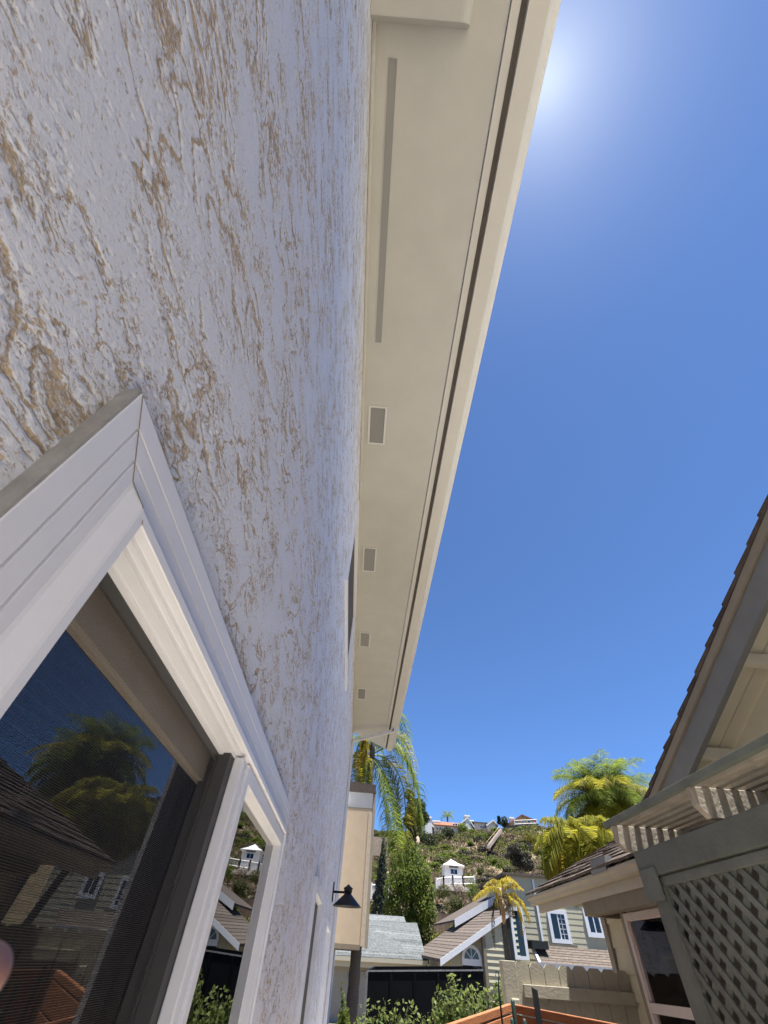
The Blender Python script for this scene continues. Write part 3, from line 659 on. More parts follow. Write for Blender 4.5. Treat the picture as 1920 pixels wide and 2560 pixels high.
def stake(name, pts, r, mat, label, flat=None, grp=None):
    o = bpy.data.objects.new(name, None)
    b = B()
    if flat:
        (p, q) = pts; b.hexa([q + Vector((-flat, -.006, 0)), q + Vector((flat, -.006, 0)), q + Vector((flat, .006, 0)), q + Vector((-flat, .006, 0)), p + Vector((-flat, -.006, 0)), p + Vector((flat, -.006, -.012)), p + Vector((flat, .006, -.012)), p + Vector((-flat, .006, 0))])
    else: b.tube(pts, r, 8)
    base = Vector(pts[-1]); o = bpy.data.objects.new(name, mesh(name, b, mat, not flat, base)); COL.objects.link(o); o.location = base
    tag(o, label, 'stake', grp)
def down(p, z=-.63): return Vector((p.x, p.y, z))
p = atY(*z3(1425, 908), 3.95); stake('garden_stake', (p, down(p)), 0, 'iron', 'flat dark iron stake standing in the redwood bed before the fence', .017)
p = atY(*z3(1275, 992), 4.25); stake('garden_stake', [p, p - Vector((0, 0, .01)), down(p)], [.008, .013, .013], 'greenstake', 'thick green stake at the far corner of the redwood bed')
p = atY(*z3(1168, 800), 4.05)
stake('garden_stake', [p + Vector((-.012, 0, -.02)), p + Vector((-.008, 0, 0)), p + Vector((.006, 0, .004)), p + Vector((.012, 0, -.018)), p + Vector((.004, 0, -.04)), p + Vector((0, 0, -.07)), down(p)], [.003, .004, .004, .004, .004, .006, .006], 'greenstake', 'thin tall green stake with a hooked tip left of the bed corner')
p = atY(*z3(1355, 1122), 3.7); stake('garden_stake', [p, p - Vector((0, 0, .012)), down(p)], [.005, .012, .012], 'greenstake', 'short green round topped stake beside the iron stake')
p = atY(*z3(1270, 1118), 3.65); stake('garden_stake', [p, p - Vector((0, 0, .012)), down(p)], [.005, .010, .010], 'greenstake', 'shortest green stake just under the bed corner')

# ------------------------------------------------------------------ black container
FL = atY(*z3(272, 795), 22); FR = atY(*z3(1072, 790), 22.6); BR = atY(*z3(1000, 766), 24.4)
dv = BR - FR; BL = FL + Vector((dv.x + .35, dv.y, 0.0)); BL.z = BR.z - (FR.z - FL.z) * .9
cn = thing('dumpster', (FL + FR) / 2 + Vector((0, 1, 0)) - Vector((0, 0, 1.9)), 'black open topped steel dumpster on the street behind the bushes', 'dumpster')
def wallslab(P, Q, t, h):
    z = Vector((0, 0, -h)); t = Vector(t); return B().hexa([P + z, Q + z, Q + z + t, P + z + t, P, Q, Q + t, P + t])
H_ = 1.9
for P, Q, t in ((FL, FR, (0, .04, 0)), (BL, BR, (0, -.04, 0)), (FL, BL, (.04, 0, 0)), (FR, BR, (-.04, 0, 0))):
    part('side_panel', wallslab(P, Q, t, H_), 'bin', cn)
for P, Q in ((FL, FR), (BL, BR), (FL, BL), (FR, BR)):
    b = B(); d = (Q - P).normalized(); up = Vector((0, 0, .02)); n = Vector((d.y, -d.x, 0)) * .03
    b.hexa([P - n - up, Q - n - up, Q + n - up, P + n - up, P - n + up, Q - n + up, Q + n + up, P + n + up]); part('rim', b, 'binrim' if Q is FR else 'bin', cn)
b = B(); b.hexa([FL + Vector((-.045, -.05, -H_)), FL + Vector((.03, -.05, -H_)), FL + Vector((.03, .04, -H_)), FL + Vector((-.045, .04, -H_)), FL + Vector((-.045, -.05, 0)), FL + Vector((.03, -.05, 0)), FL + Vector((.03, .04, 0)), FL + Vector((-.045, .04, 0))]); part('corner_angle', b, 'binrim', cn)
for i in range(1, 5):
    P = FL.lerp(FR, i / 5); b = B(); b.hexa([P + Vector((-.05, -.03, -H_)), P + Vector((.05, -.03, -H_)), P + Vector((.05, 0, -H_)), P + Vector((-.05, 0, -H_)), P + Vector((-.05, -.03, -.05)), P + Vector((.05, -.03, -.05)), P + Vector((.05, 0, -.05)), P + Vector((-.05, 0, -.05))]); part('rib', b, 'bin', cn)
b = B(); b.poly([v + Vector((0, 0, -H_ + .1)) for v in (FL, FR, BR, BL)]); part('floor', b, 'bin', cn)

# ------------------------------------------------------------------ siding helper for the houses across the street
def clip_band(poly, za, zb):
    def clip(poly, z, keep_above):
        out = []
        for (u0, v0), (u1, v1) in zip(poly, poly[1:] + poly[:1]):
            i0 = (v0 >= z) if keep_above else (v0 <= z); i1 = (v1 >= z) if keep_above else (v1 <= z)
            if i0: out.append((u0, v0))
            if i0 != i1: t = (z - v0) / (v1 - v0); out.append((u0 + (u1 - u0) * t, z))
        return out
    p = clip(poly, za, True)
    return clip(p, zb, False) if len(p) > 2 else []
def siding(parent, Y, poly, expo=.19, mat='sage', name='siding_board', lean=.035):
    """lap boards on a wall facing -Y; poly in (x, z)"""
    z0 = min(v for _, v in poly); z1_ = max(v for _, v in poly); z = z0
    while z < z1_ - .01:
        p = clip_band(poly, z, min(z + expo, z1_))
        if len(p) > 2:
            b = B(); n = len(p)
            fr = lambda v: Y - lean * (1 - (v - z) / expo) - .006
            b.v = [(u, fr(v), v) for u, v in p] + [(u, Y, v) for u, v in p]
            b.f = [tuple(range(n)), tuple(range(n, 2 * n))[::-1]] + [(i, i + n, (i + 1) % n + n, (i + 1) % n) for i in range(n)]
            part(name, b, mat, parent)
        z += expo
def facade_window(parent, Y, x0, x1, za, zb, fr=.1, mull=True, curtain=False, grid=False, trim='whitetrim'):
    b = B()
    for bx in ((x0 - fr, x1 + fr, zb, zb + fr), (x0 - fr, x1 + fr, za - fr, za), (x0 - fr, x0, za, zb), (x1, x1 + fr, za, zb)): b.box(bx[0], bx[1], Y - .10, Y - .02, bx[2], bx[3])
    if mull: m = (x0 + x1) / 2; b.box(m - .03, m + .03, Y - .085, Y - .03, za, zb)
    o = part('window', b, trim, parent)
    b = B(); b.box(x0, x1, Y - .062, Y - .058, za, zb); part('pane', b, 'dglass', o)
    b = B(); b.box(x0, x1, Y - .052, Y - .045, za, zb); part('backing', b, 'dark', o)
    if curtain:
        m = (x0 + x1) / 2; b = B()
        n = 10
        for i in range(n): xa = m + (x1 - m) * i / n; xb = m + (x1 - m) * (i + 1) / n; b.quad((xa, Y - .056 + .003 * (i % 2), za), (xb, Y - .056 + .003 * ((i + 1) % 2), za), (xb, Y - .056 + .003 * ((i + 1) % 2), zb), (xa, Y - .056 + .003 * (i % 2), zb))
        part('curtain', b, 'curtain', o)
    if grid:
        m = (x0 + x1) / 2; b = B()
        for i in range(1, 5): z = za + (zb - za) * i / 5; b.box(m, x1, Y - .07, Y - .063, z - .012, z + .012)
        b.box((m + x1) / 2 - .012, (m + x1) / 2 + .012, Y - .07, Y - .063, za, zb)
        part('grid', b, 'whitetrim', o)
    return o

# --- grey roofed garage
GYY = 36.0
e0 = atY(*z3(150, 702), GYY); e1 = atY(*z3(682, 722), GYY); zE = (e0.z + e1.z) / 2 
t1 = atY(*z3(615, 462), GYY + 4.6); t2 = atY(*z3(538, 460), GYY + 4.6); t3 = atY(*z3(525, 420), GYY + 5.2); t0 = atY(*z3(200, 412), GYY + 5.2)
gh = thing('grey_roof_house', (2, GYY + 3, -2.3), 'low house with a pale grey shingle roof and cream eave behind the dumpster', 'house')
xl = -4.0
E0 = Vector((xl, GYY, e0.z - .0)); E1 = Vector(e1)
b = B(); b.poly([E0, E1, t1, t2, t3, Vector((xl, t3.y, t3.z))]); 
rf = part('roof', b, 'greyroof', gh); md = rf.modifiers.new('s', 'SOLIDIFY'); md.thickness = .08
# courses of shingles as low steps
nrow = 17
for i in range(nrow):
    f0 = i / nrow; f1 = (i + 1) / nrow
    A = E0.lerp(Vector((xl, t3.y, t3.z)), f0); A2 = E0.lerp(Vector((xl, t3.y, t3.z)), f1); R0 = E1.lerp(t1, min(1, f0)); R1 = E1.lerp(t1, min(1, f1 ))
    if f1 > .87: R0 = t2.lerp(t3, 0) ; R1 = t3
    up = Vector((0, -.012, .03)); b = B()
    x = A.x + rng.uniform(0, .4); 
    n_ = Vector((0, -.4, 1)).normalized()
    while x < R0.x - .05:
        x2 = min(x + rng.uniform(.35, .7), R0.x); u = (x - A.x) / (R0.x - A.x); u2 = (x2 - A.x) / (R0.x - A.x); h = rng.uniform(.010, .022)
        P0 = A.lerp(R0, u); P1 = A.lerp(R0, u2); Q1 = A2.lerp(R1, u2); Q0 = A2.lerp(R1, u)
        b.hexa([P0, P1, Q1, Q0, P0 + n_ * h, P1 + n_ * h, Q1 + n_ * .01, Q0 + n_ * .01]); x = x2
    part('shingle_course', b, 'greyroof', gh)
b = B(); b.hexa([E0 + Vector((0, -.12, -.19)), E1 + Vector((0.05, -.12, -.19)), E1 + Vector((0.05, .03, -.19)), E0 + Vector((0, .03, -.19)), E0 + Vector((0, -.12, -.01)), E1 + Vector((.05, -.12, -.01)), E1 + Vector((.05, .03, -.01)), E0 + Vector((0, .03, -.01))]); part('gutter', b, 'creamtrim', gh)
b = B(); b.hexa([E0 + Vector((0, .05, -.42)), E1 + Vector((-.05, .05, -.42)), E1 + Vector((-.05, .6, -.42)), E0 + Vector((0, .6, -.42)), E0 + Vector((0, .05, -.19)), E1 + Vector((-.05, .05, -.19)), E1 + Vector((-.05, .6, -.19)), E0 + Vector((0, .6, -.19))]); part('eave_board', b, 'creamtrim', gh)
b = B(); b.box(xl, e1.x - .7, GYY + .55, GYY + 8, -2.6, e1.z - .2); part('wall', b, 'garage', gh)
zg = e0.z - .62
b = B(); gd = part('garage_door', b.box(.9, e1.x - 1.1, GYY + .48, GYY + .56, -2.5, zg + .1), 'garage', gh)
for i in range(5):
    z = -2.45 + i * .5
    for j in range(4):
        xw = 1.0 + j * (e1.x - 2.2) / 4; b = B(); b.box(xw, xw + (e1.x - 2.2) / 4 - .08, GYY + .46, GYY + .482, z, min(z + .44, zg)); part('door_panel', b, 'garage', gd, bevel=.02)
for j in range(8):
    b = B(); b.box(1.7 + j * .30, 1.94 + j * .30, GYY + .455, GYY + .479, zg - .14, zg + .03); part('door_pane', b, 'dark', gd)
b = B(); b.box(.18, .75, GYY + .45, GYY + .56, zg - .22, zg + .06); part('vent_panel', b, 'curtain', gh)
b = B(); b.tube([e1 + Vector((-1.25, .6, -.75)), e1 + Vector((-.9, .1, -.3))], .05, 6); b.tube([e1 + Vector((-1.25, .6, -.75)), e1 + Vector((-1.25, .6, -.3))], .05, 6); part('eave_brace', b, 'creamtrim', gh)

# --- sage green house
SY = 32.0
sh = thing('sage_house', (8, SY + 4, -2.3), 'sage green lap sided house with white trim and brown shingle roofs across the street', 'house')
X = lambda x, y, Y=SY: atY(*z3(x, y), Y)
ra = X(770, 716); rb = X(1215, 396); slope = (rb.z - ra.z) / (rb.x - ra.x)
wl = X(840, 700).x; cx = X(1073, 650).x; nxw = X(1215, 500).x
rz = lambda x: ra.z + slope * (x - ra.x) - .16
# lower wing wall
siding(sh, SY, [(wl, -2.4), (cx - .06, -2.4), (cx - .06, rz(cx)), (wl, rz(wl))])
b = B(); b.box(cx - .09, cx + .07, SY - .45, SY, -2.4, rz(cx)); part('corner_board', b, 'sagetrim', sh)
siding(sh, SY - .40, [(cx + .07, -2.4), (nxw + .6, -2.4), (nxw + .6, rz(nxw) + .3), (cx + .07, rz(cx))], expo=.23)
b = B(); b.poly([(wl, SY, -2.4), (wl, SY, rz(wl)), (nxw, SY, rz(nxw)), (nxw, SY, -2.4)]); b.quad((wl, SY, -2.4), (wl, SY + 8, -2.4), (wl, SY + 8, rz(wl)), (wl, SY, rz(wl))); part('wing_wall', b, 'sage', sh)
# its roof
bk = Vector((-.6, 7.5, .25))
o0 = ra + Vector((0, -.45, 0)); o1 = rb + Vector((.3, -.45, slope * .3))
b = B(); b.hexa([o0 + Vector((0, 0, -.1)), o1 + Vector((0, 0, -.1)), o1 + bk + Vector((0, 0, -.1)), o0 + bk + Vector((0, 0, -.1)), o0, o1, o1 + bk, o0 + bk]); part('wing_roof', b, 'brownroof', sh)
for i in range(16):
    f0, f1 = i / 16, (i + 1) / 16; A, E_ = o0.lerp(o1, f0), o0.lerp(o1, f1); n_ = Vector((-slope, 0, 1)).normalized()
    b = B(); b.hexa([A, E_, E_ + bk, A + bk, A + n_ * .022, E_ + n_ * .006, E_ + bk + n_ * .006, A + bk + n_ * .022]); part('shingle_course', b, 'brownroof', sh)
b = B(); d = Vector((0, -.05, 0)); b.hexa([o0 + Vector((-.03, -.06, -.24)), o1 + Vector((0, -.06, -.24)), o1 + Vector((0, 0, -.24)), o0 + Vector((-.03, 0, -.24)), o0 + Vector((-.03, -.06, .02)), o1 + Vector((0, -.06, .02)), o1 + Vector((0, 0, .02)), o0 + Vector((-.03, 0, .02))]); part('fascia_board', b, 'whitetrim', sh)
# arched window
al, ar = X(928, 715), X(1055, 715); acx = (al.x + ar.x) / 2; arr = (ar.x - al.x) / 2 - .1; az = X(990, 712).z
def arc(r, n=16): return [(acx + r * math.cos(a), az + r * math.sin(a)) for a in np.linspace(0, math.pi, n)]
b = B(); o_, i_ = arc(arr + .13), arc(arr)
for k in range(15): b.hexa([(o_[k][0], SY - .10, o_[k][1]), (i_[k][0], SY - .10, i_[k][1]), (i_[k][0], SY - .04, i_[k][1]), (o_[k][0], SY - .04, o_[k][1]), (o_[k + 1][0], SY - .10, o_[k + 1][1]), (i_[k + 1][0], SY - .10, i_[k + 1][1]), (i_[k + 1][0], SY - .04, i_[k + 1][1]), (o_[k + 1][0], SY - .04, o_[k + 1][1])])
b.box(acx - arr - .13, acx + arr + .13, SY - .10, SY - .04, az - .36, az)
aw = part('arched_window', b, 'whitetrim', sh)
b = B(); b.poly([(x, SY - .055, z) for x, z in arc(arr)]); part('pane', b, 'dglass', aw)
b = B(); b.poly([(x, SY - .048, z) for x, z in arc(arr)]); part('backing', b, 'dark', aw)
b = B()
for a in (45, 90, 135): ca, sa = math.cos(math.radians(a)), math.sin(math.radians(a)); b.tube([(acx, SY - .07, az), (acx + ca * arr, SY - .07, az + sa * arr)], .018, 6)
part('muntin', b, 'whitetrim', aw)
facade_window(sh, SY, acx - arr, acx + arr, az - 1.4, az - .36, .12)
# tall narrow window between the wings
q0, q1 = X(1262, 430, SY - .1), X(1300, 690, SY - .1)
facade_window(sh, SY - .36, q0.x + .02, q0.x + .50, q1.z, q0.z + .3, .14, mull=False)
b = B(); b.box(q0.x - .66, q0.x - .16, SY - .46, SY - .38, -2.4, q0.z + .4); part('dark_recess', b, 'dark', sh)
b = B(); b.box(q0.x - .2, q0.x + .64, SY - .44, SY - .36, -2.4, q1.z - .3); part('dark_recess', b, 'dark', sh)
# upper gable behind
UY = 37.0
u0 = X(865, 445, UY); pkx = X(1335, 172, UY); us = (pkx.z - u0.z) / (pkx.x - u0.x)
uw = X(930, 470, UY).x
uz = lambda x: u0.z + us * (x - u0.x) - .25
siding(sh, UY, [(uw, .2), (pkx.x, .2), (pkx.x, uz(pkx.x)), (uw, uz(uw))], expo=.24)
b = B(); b.poly([(uw, UY, -2.4), (uw, UY, uz(uw)), (pkx.x, UY, uz(pkx.x)), (pkx.x + 5, UY, uz(pkx.x) - us * 5), (pkx.x + 5, UY, -2.4)]); part('upper_wall', b, 'sage', sh)
P0 = u0 + Vector((0, -.5, 0)); P1 = pkx + Vector((0, -.5, 0)); bk2 = Vector((-.3, 7, .1)); P2 = P1 + Vector((4.5, 0, -us * 4.5))
for a_, e_ in ((P0, P1), (P1, P2)):
    b = B(); dn = Vector((0, 0, -.1)); b.hexa([a_ + dn, e_ + dn, e_ + bk2 + dn, a_ + bk2 + dn, a_, e_, e_ + bk2, a_ + bk2]); part('upper_roof', b, 'brownroof', sh)
    b = B(); dn = Vector((0, 0, -.34)); up = Vector((0, 0, .03)); y1_ = Vector((0, -.06, 0)); b.hexa([a_ + dn + y1_, e_ + dn + y1_, e_ + dn, a_ + dn, a_ + up + y1_, e_ + up + y1_, e_ + up, a_ + up]); part('fascia_board', b, 'whitetrim', sh)
p = X(972, 425, UY); q = X(990, 478, UY); facade_window(sh, UY, p.x + .05, q.x + .05, q.z, p.z, .1, mull=False)
# right upper block
XR = lambda x, y, Y=33.0: atY(*z4(x, y), Y)
RY_ = 33.0
r0 = XR(262, 372, RY_).x; r1 = XR(742, 500, RY_).x; zt = XR(350, 330, RY_).z + .8; zbm = XR(400, 640, RY_).z - .35
siding(sh, RY_, [(r0 - 1.2, zbm - 1.4), (r1 + 1.5, zbm - 1.4), (r1 + 1.5, zt), (r0 - 1.2, zt)], expo=.25, lean=.010)
b = B(); b.box(r0 - 1.2, r1 + 1.5, RY_, RY_ + 6, -2.4, zt); part('block_wall', b, 'sage', sh)
b = B(); e0_ = XR(285, 372, RY_); b.box(e0_.x - .05, e0_.x + .06, RY_ - .09, RY_ - .045, zbm, zt - .1); part('corner_board', b, 'whitetrim', sh)
p, q = XR(360, 435), XR(488, 592); facade_window(sh, RY_, p.x + .05, q.x - .12, q.z, p.z, .17, curtain=True, grid=True)
b = B(); b.box(p.x - .3, q.x + .3, RY_ - .12, RY_ - .045, q.z - .45, q.z - .2); part('apron_shadow_board', b, 'sagetrim', sh)
p, q = XR(582, 440), XR(672, 552); facade_window(sh, RY_, p.x, q.x, q.z, p.z, .2)
# small arched transom dark bit above the window and sloped porch roof
b = B(); a0 = XR(268, 640, 32.6); a1 = XR(770, 592, 32.9); c0 = XR(310, 728, 31.2); c1 = XR(790, 765, 31.2)
a0.z = a1.z = (a0.z + XR(268, 600, 32.6).z) / 2; c0.z = c1.z = (c0.z + c1.z) / 2
b.hexa([c0 + Vector((0, 0, -.1)), c1 + Vector((0, 0, -.1)), a1 + Vector((0, 0, -.1)), a0 + Vector((0, 0, -.1)), c0, c1, a1, a0]); pr_ = part('porch_roof', b, 'brownroof', sh)
for i in range(7):
    f0, f1 = i / 7, (i + 1) / 7; A, E_ = c0.lerp(a0, f0), c1.lerp(a1, f0); A2, E2 = c0.lerp(a0, f1), c1.lerp(a1, f1); n_ = Vector((0, -.6, .8))
    b = B(); b.hexa([A, E_, E2, A2, A + n_ * .025, E_ + n_ * .025, E2 + n_ * .01, A2 + n_ * .01]); part('shingle_course', b, 'brownroof', sh)
b = B(); b.hexa([c0 + Vector((-.1, -.12, -.17)), c1 + Vector((0, -.12, -.17)), c1 + Vector((0, 0, -.17)), c0 + Vector((-.1, 0, -.17)), c0 + Vector((-.1, -.14, .02)), c1 + Vector((0, -.14, .02)), c1 + Vector((0, 0, .02)), c0 + Vector((-.1, 0, .02))]); part('porch_gutter', b, 'whitetrim', sh)
b = B(); b.hexa([c0 + Vector((-.12, -.1, -.2)), c0 + Vector((0, -.1, -.2)), a0 + Vector((0, 0, -.2)), a0 + Vector((-.12, 0, -.2)), c0 + Vector((-.12, -.1, .06)), c0 + Vector((0, -.1, .06)), a0 + Vector((0, 0, .06)), a0 + Vector((-.12, 0, .06))]); part('porch_fascia', b, 'whitetrim', sh)
b = B(); b.box(r0 - 1.6, r1 + 2, RY_ - .16, RY_ + 7, zt, zt + .12); part('block_roof', b, 'brownroof', sh)
b = B(); w0 = XR(250, 605, 32.2); b.box(w0.x - .1, w0.x + .8, 31.6, 32.4, w0.z - .25, w0.z + .05); part('dark_dormer', b, 'dark', sh)

# ------------------------------------------------------------------ foliage helpers
def leaf_blob(b, blobs, n, size, seed=0, up=.3, droop=0):
    r = np.random.default_rng(seed); vol = np.array([q[3] * q[4] * q[5] for q in blobs]); vol = vol / vol.sum()
    ids = r.choice(len(blobs), n, p=vol); bl = np.array(blobs)[ids]
    d = r.normal(size=(n, 3)); d /= np.linalg.norm(d, axis=1)[:, None]
    rad = r.uniform(.35, 1, n) ** .45
    P = bl[:, :3] + d * rad[:, None] * bl[:, 3:6]
    nrm = d + r.normal(size=(n, 3)) * .8 + np.array([0, 0, up]); nrm /= np.linalg.norm(nrm, axis=1)[:, None]
    a = np.cross(nrm, r.normal(size=(n, 3))); a /= np.linalg.norm(a, axis=1)[:, None]; c = np.cross(nrm, a)
    s = size * r.uniform(.6, 1.4, n)[:, None]
    a = a * s * .5; c = c * s; c[:, 2] -= droop * size
    o = len(b.v)
    V = np.stack([P - c, P + a, P + c, P - a], 1).reshape(-1, 3)
    b.v += [tuple(v) for v in V.tolist()]; b.f += [(o + 4 * i, o + 4 * i + 1, o + 4 * i + 2, o + 4 * i + 3) for i in range(n)]
def blobs_in(c, rx, ry, rz, n, r0, seed):
    r = np.random.default_rng(seed); out = []
    for _ in range(n):
        d = r.normal(size=3); d /= np.linalg.norm(d); t = r.uniform(.2, 1) ** .6; s = r0 * r.uniform(.6, 1.3)
        out.append((c[0] + d[0] * t * rx, c[1] + d[1] * t * ry, c[2] + d[2] * t * rz, s, s, s * .85))
    return out
def tree(name, label, base, blobs, nleaf, lsize, mat, tmat, tr=.15, seed=1, group=None, cat='tree', limbs=7, up=.3):
    o = thing(name, base, label, cat, group); base = Vector(base)
    cz = np.mean([q[2] for q in blobs]); cxy = Vector((np.mean([q[0] for q in blobs]), np.mean([q[1] for q in blobs]), cz))
    b = B(); top = Vector((cxy.x, cxy.y, cz + .3 * (max(q[2] for q in blobs) - cz)))
    b.tube([base - Vector((0, 0, .3)), base.lerp(top, .4) + Vector((.05, 0, 0)), top], [tr, tr * .75, tr * .3], 8)
    r = random.Random(seed)
    for q in r.sample(blobs, min(limbs, len(blobs))):
        s = base.lerp(top, r.uniform(.35, .8)); e = Vector(q[:3]); b.tube([s, s.lerp(e, .5) + Vector((0, 0, .1)), e], [tr * .45, tr * .3, tr * .1], 6)
    part('trunk', b, tmat, o, True)
    b = B(); leaf_blob(b, blobs, nleaf, lsize, seed, up); part('crown', b, mat, o)
    return o
def frond_mesh(path, ll, n, mat, width=.03, hang=.7, stem=.018, seed=0, taper=True, bare=.12):
    """pinnate frond along a path of points (local); leaflets on both sides, hanging by `hang`"""
    r = random.Random(seed); path = [Vector(p) for p in path]
    seg = [0]
    for a, c in zip(path, path[1:]): seg.append(seg[-1] + (c - a).length)
    L_ = seg[-1]
    def at(s):
        s = max(0, min(L_ * .9999, s))
        for i in range(len(path) - 1):
            if seg[i] <= s <= seg[i + 1]:
                t = (s - seg[i]) / (seg[i + 1] - seg[i]); return path[i].lerp(path[i + 1], t), (path[i + 1] - path[i]).normalized()
    b = B(); pts = [at(L_ * i / 12)[0] for i in range(13)]; b.tube(pts, [stem * (1 - .85 * i / 12) for i in range(13)], 5)
    for i in range(n):
        f = bare + (1 - bare) * (i + r.uniform(-.3, .3)) / n; p, d = at(f * L_)
        side = d.cross(Vector((0, 0, 1)))
        if side.length < .2: side = d.cross(Vector((0, 1, 0)))
        side.normalize()
        l = ll * (math.sin(math.pi * min(1, .18 + .8 * f)) ** .6) * r.uniform(.8, 1.1)
        for sg in (-1, 1):
            dirn = (side * sg * r.uniform(.7, 1) + d * .55 + Vector((0, 0, r.uniform(-.15, .35)))).normalized()
            m = p + dirn * l * .45; e = m + (dirn * (1 - hang) + Vector((0, 0, -hang))).normalized() * l * .6
            wv = (dirn.cross(Vector((0, 0, 1))).normalized() * .6 + Vector((0, 0, .4 * r.choice((-1, 1))))) * width * .5
            b.add([p - wv * .5, p + wv * .5, m + wv, m - wv, e], [(0, 1, 2, 3), (3, 2, 4)])
    return mesh('frond', b, mat)
def arc_path(L_, elev, droop, n=10):
    p = Vector((0, 0, 0)); out = [p.copy()]; a = math.radians(elev)
    for i in range(n):
        p = p + Vector((math.cos(a), 0, math.sin(a))) * L_ / n; out.append(p.copy()); a -= math.radians(droop) / n
    return out
def palm(name, label, base, top, tr, specs, L_, ll, seed, group=None, nleaf=60, mats=('palm', 'palmy'), width=.035, spear=True, trunk='palmtrunk', skirt=0):
    o = thing(name, base, label, 'palm tree', group); base, top = Vector(base), Vector(top); r = random.Random(seed)
    b = B(); n = 26; pts = [base.lerp(top, i / n) for i in range(n + 1)]
    b.tube(pts, [tr * (1.05 - .25 * i / n) * (1 + .06 * (i % 2)) for i in range(n + 1)], 12); part('trunk', b, trunk, o, True)
    b = B(); b.tube([top, top + Vector((0, 0, L_ * .18)), top + Vector((0, 0, L_ * .3))], [tr * .95, tr * .75, tr * .3], 10); part('crown_shaft', b, 'boot', o, True)
    if spear:
        b = B(); b.tube([top + Vector((0, 0, L_ * .2)), top + Vector((-.06 * L_, 0, L_ * .95))], [.03, .006], 6); part('spear_leaf', b, 'leafolive', o)
    ms = []
    for (elev, droop, cnt, mat, hang, lf) in specs:
        vs = [frond_mesh(arc_path(L_ * lf * r.uniform(.92, 1.08), elev + r.uniform(-6, 6), droop + r.uniform(-10, 10)), ll, nleaf, mat, width, hang, tr * .14, r.randint(0, 9999)) for _ in range(3)]
        for i in range(cnt):
            a = 2 * math.pi * (i + r.uniform(-.3, .3)) / cnt + elev
            share('frond', vs[i % 3], o, top + Vector((math.cos(a) * tr * .5, math.sin(a) * tr * .5, L_ * r.uniform(.12, .22))), (r.uniform(-.1, .1), 0, a), None)
    return o

# --- two queen palms on the right
def palm_at(pix, Y): return atY(*pix, Y)
QS = [(84, 50, 10, 'palm', .4, .85), (70, 85, 13, 'palm', .45, .95), (54, 110, 14, 'palmy', .5, 1.), (36, 115, 14, 'palm', .55, 1.), (14, 105, 13, 'palmy', .6, .9), (-10, 80, 12, 'palmy', .7, .8), (-40, 45, 8, 'palm', .8, .65)]
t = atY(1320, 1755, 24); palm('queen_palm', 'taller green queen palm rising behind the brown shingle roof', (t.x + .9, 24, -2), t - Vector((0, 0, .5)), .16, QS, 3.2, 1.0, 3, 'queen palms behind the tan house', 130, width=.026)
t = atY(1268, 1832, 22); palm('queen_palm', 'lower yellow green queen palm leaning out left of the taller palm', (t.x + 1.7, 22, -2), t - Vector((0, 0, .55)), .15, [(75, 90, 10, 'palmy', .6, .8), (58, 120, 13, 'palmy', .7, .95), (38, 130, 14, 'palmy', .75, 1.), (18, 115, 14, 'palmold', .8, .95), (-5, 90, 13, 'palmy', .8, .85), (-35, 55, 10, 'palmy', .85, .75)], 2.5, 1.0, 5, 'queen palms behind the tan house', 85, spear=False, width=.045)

# --- big palm beside the bay, with explicit fronds
PY = 17.4
pt = atY(803, 1645, PY); pb = atY(757, 2200, PY)
bp = thing('queen_palm', (pb.x, PY, GZ), 'big queen palm with long drooping fronds beside the beige bay', 'palm tree', None)
base = Vector((pb.x, PY, GZ)); topv = Vector((pt.x, PY, pt.z + .1))
b = B(); n = 34; pts = [base.lerp(topv, i / n) for i in range(n + 1)]
b.tube(pts, [.165 * (1 - .42 * i / n) * (1 + .10 * (i % 2)) for i in range(n + 1)], 14); part('trunk', b, 'palmtrunk', bp)
b = B(); b.tube([topv, topv + Vector((0, 0, .5)), topv + Vector((0, 0, .9))], [.11, .09, .03], 10); part('crown_shaft', b, 'palmtrunk', bp, True)
def fr_(pix, Ys, ll, mat, n=80, hang=.8, w_=.042, seed=0):
    n = int(n * 1.05); ll = ll * 1.3; hang *= .72; w_ *= .9
    pts = [atY(x, y, Y) for (x, y), Y in zip(pix, Ys)]
    # smooth the path
    P = []
    for i in range(len(pts) - 1):
        p0, p1, p2, p3 = pts[max(i - 1, 0)], pts[i], pts[i + 1], pts[min(i + 2, len(pts) - 1)]
        for k in range(5):
            t = k / 5; P.append(.5 * ((2 * p1) + (p2 - p0) * t + (2 * p0 - 5 * p1 + 4 * p2 - p3) * t * t + (3 * p1 - 3 * p2 + p3 - p0) * t ** 3))
    P.append(pts[-1]); o_ = wloc(bp)
    share('frond', frond_mesh([p - P[0] for p in P], ll, n, mat, w_, hang, .022, seed), bp, P[0])
    r = random.Random(seed + 40); dv = Vector((r.uniform(-.22, .22), r.uniform(.1, .6), r.uniform(-.3, .2))); m_ = len(P) - 1
    share('frond', frond_mesh([(p - P[0]) * r.uniform(.97, 1.03) + dv * (i / m_) for i, p in enumerate(P)], ll * r.uniform(.9, 1.2), n, r.choice(('palm', mat)), w_, hang, .02, seed + 70), bp, P[0])
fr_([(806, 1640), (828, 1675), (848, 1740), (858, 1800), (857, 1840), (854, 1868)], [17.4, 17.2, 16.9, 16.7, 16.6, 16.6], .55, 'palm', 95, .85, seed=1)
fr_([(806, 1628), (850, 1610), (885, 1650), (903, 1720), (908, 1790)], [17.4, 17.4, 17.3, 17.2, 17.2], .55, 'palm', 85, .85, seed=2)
fr_([(806, 1625), (838, 1590), (868, 1592), (890, 1640), (898, 1700)], [17.4, 17.7, 18.0, 18.2, 18.3], .5, 'palmy', 75, .8, seed=3)
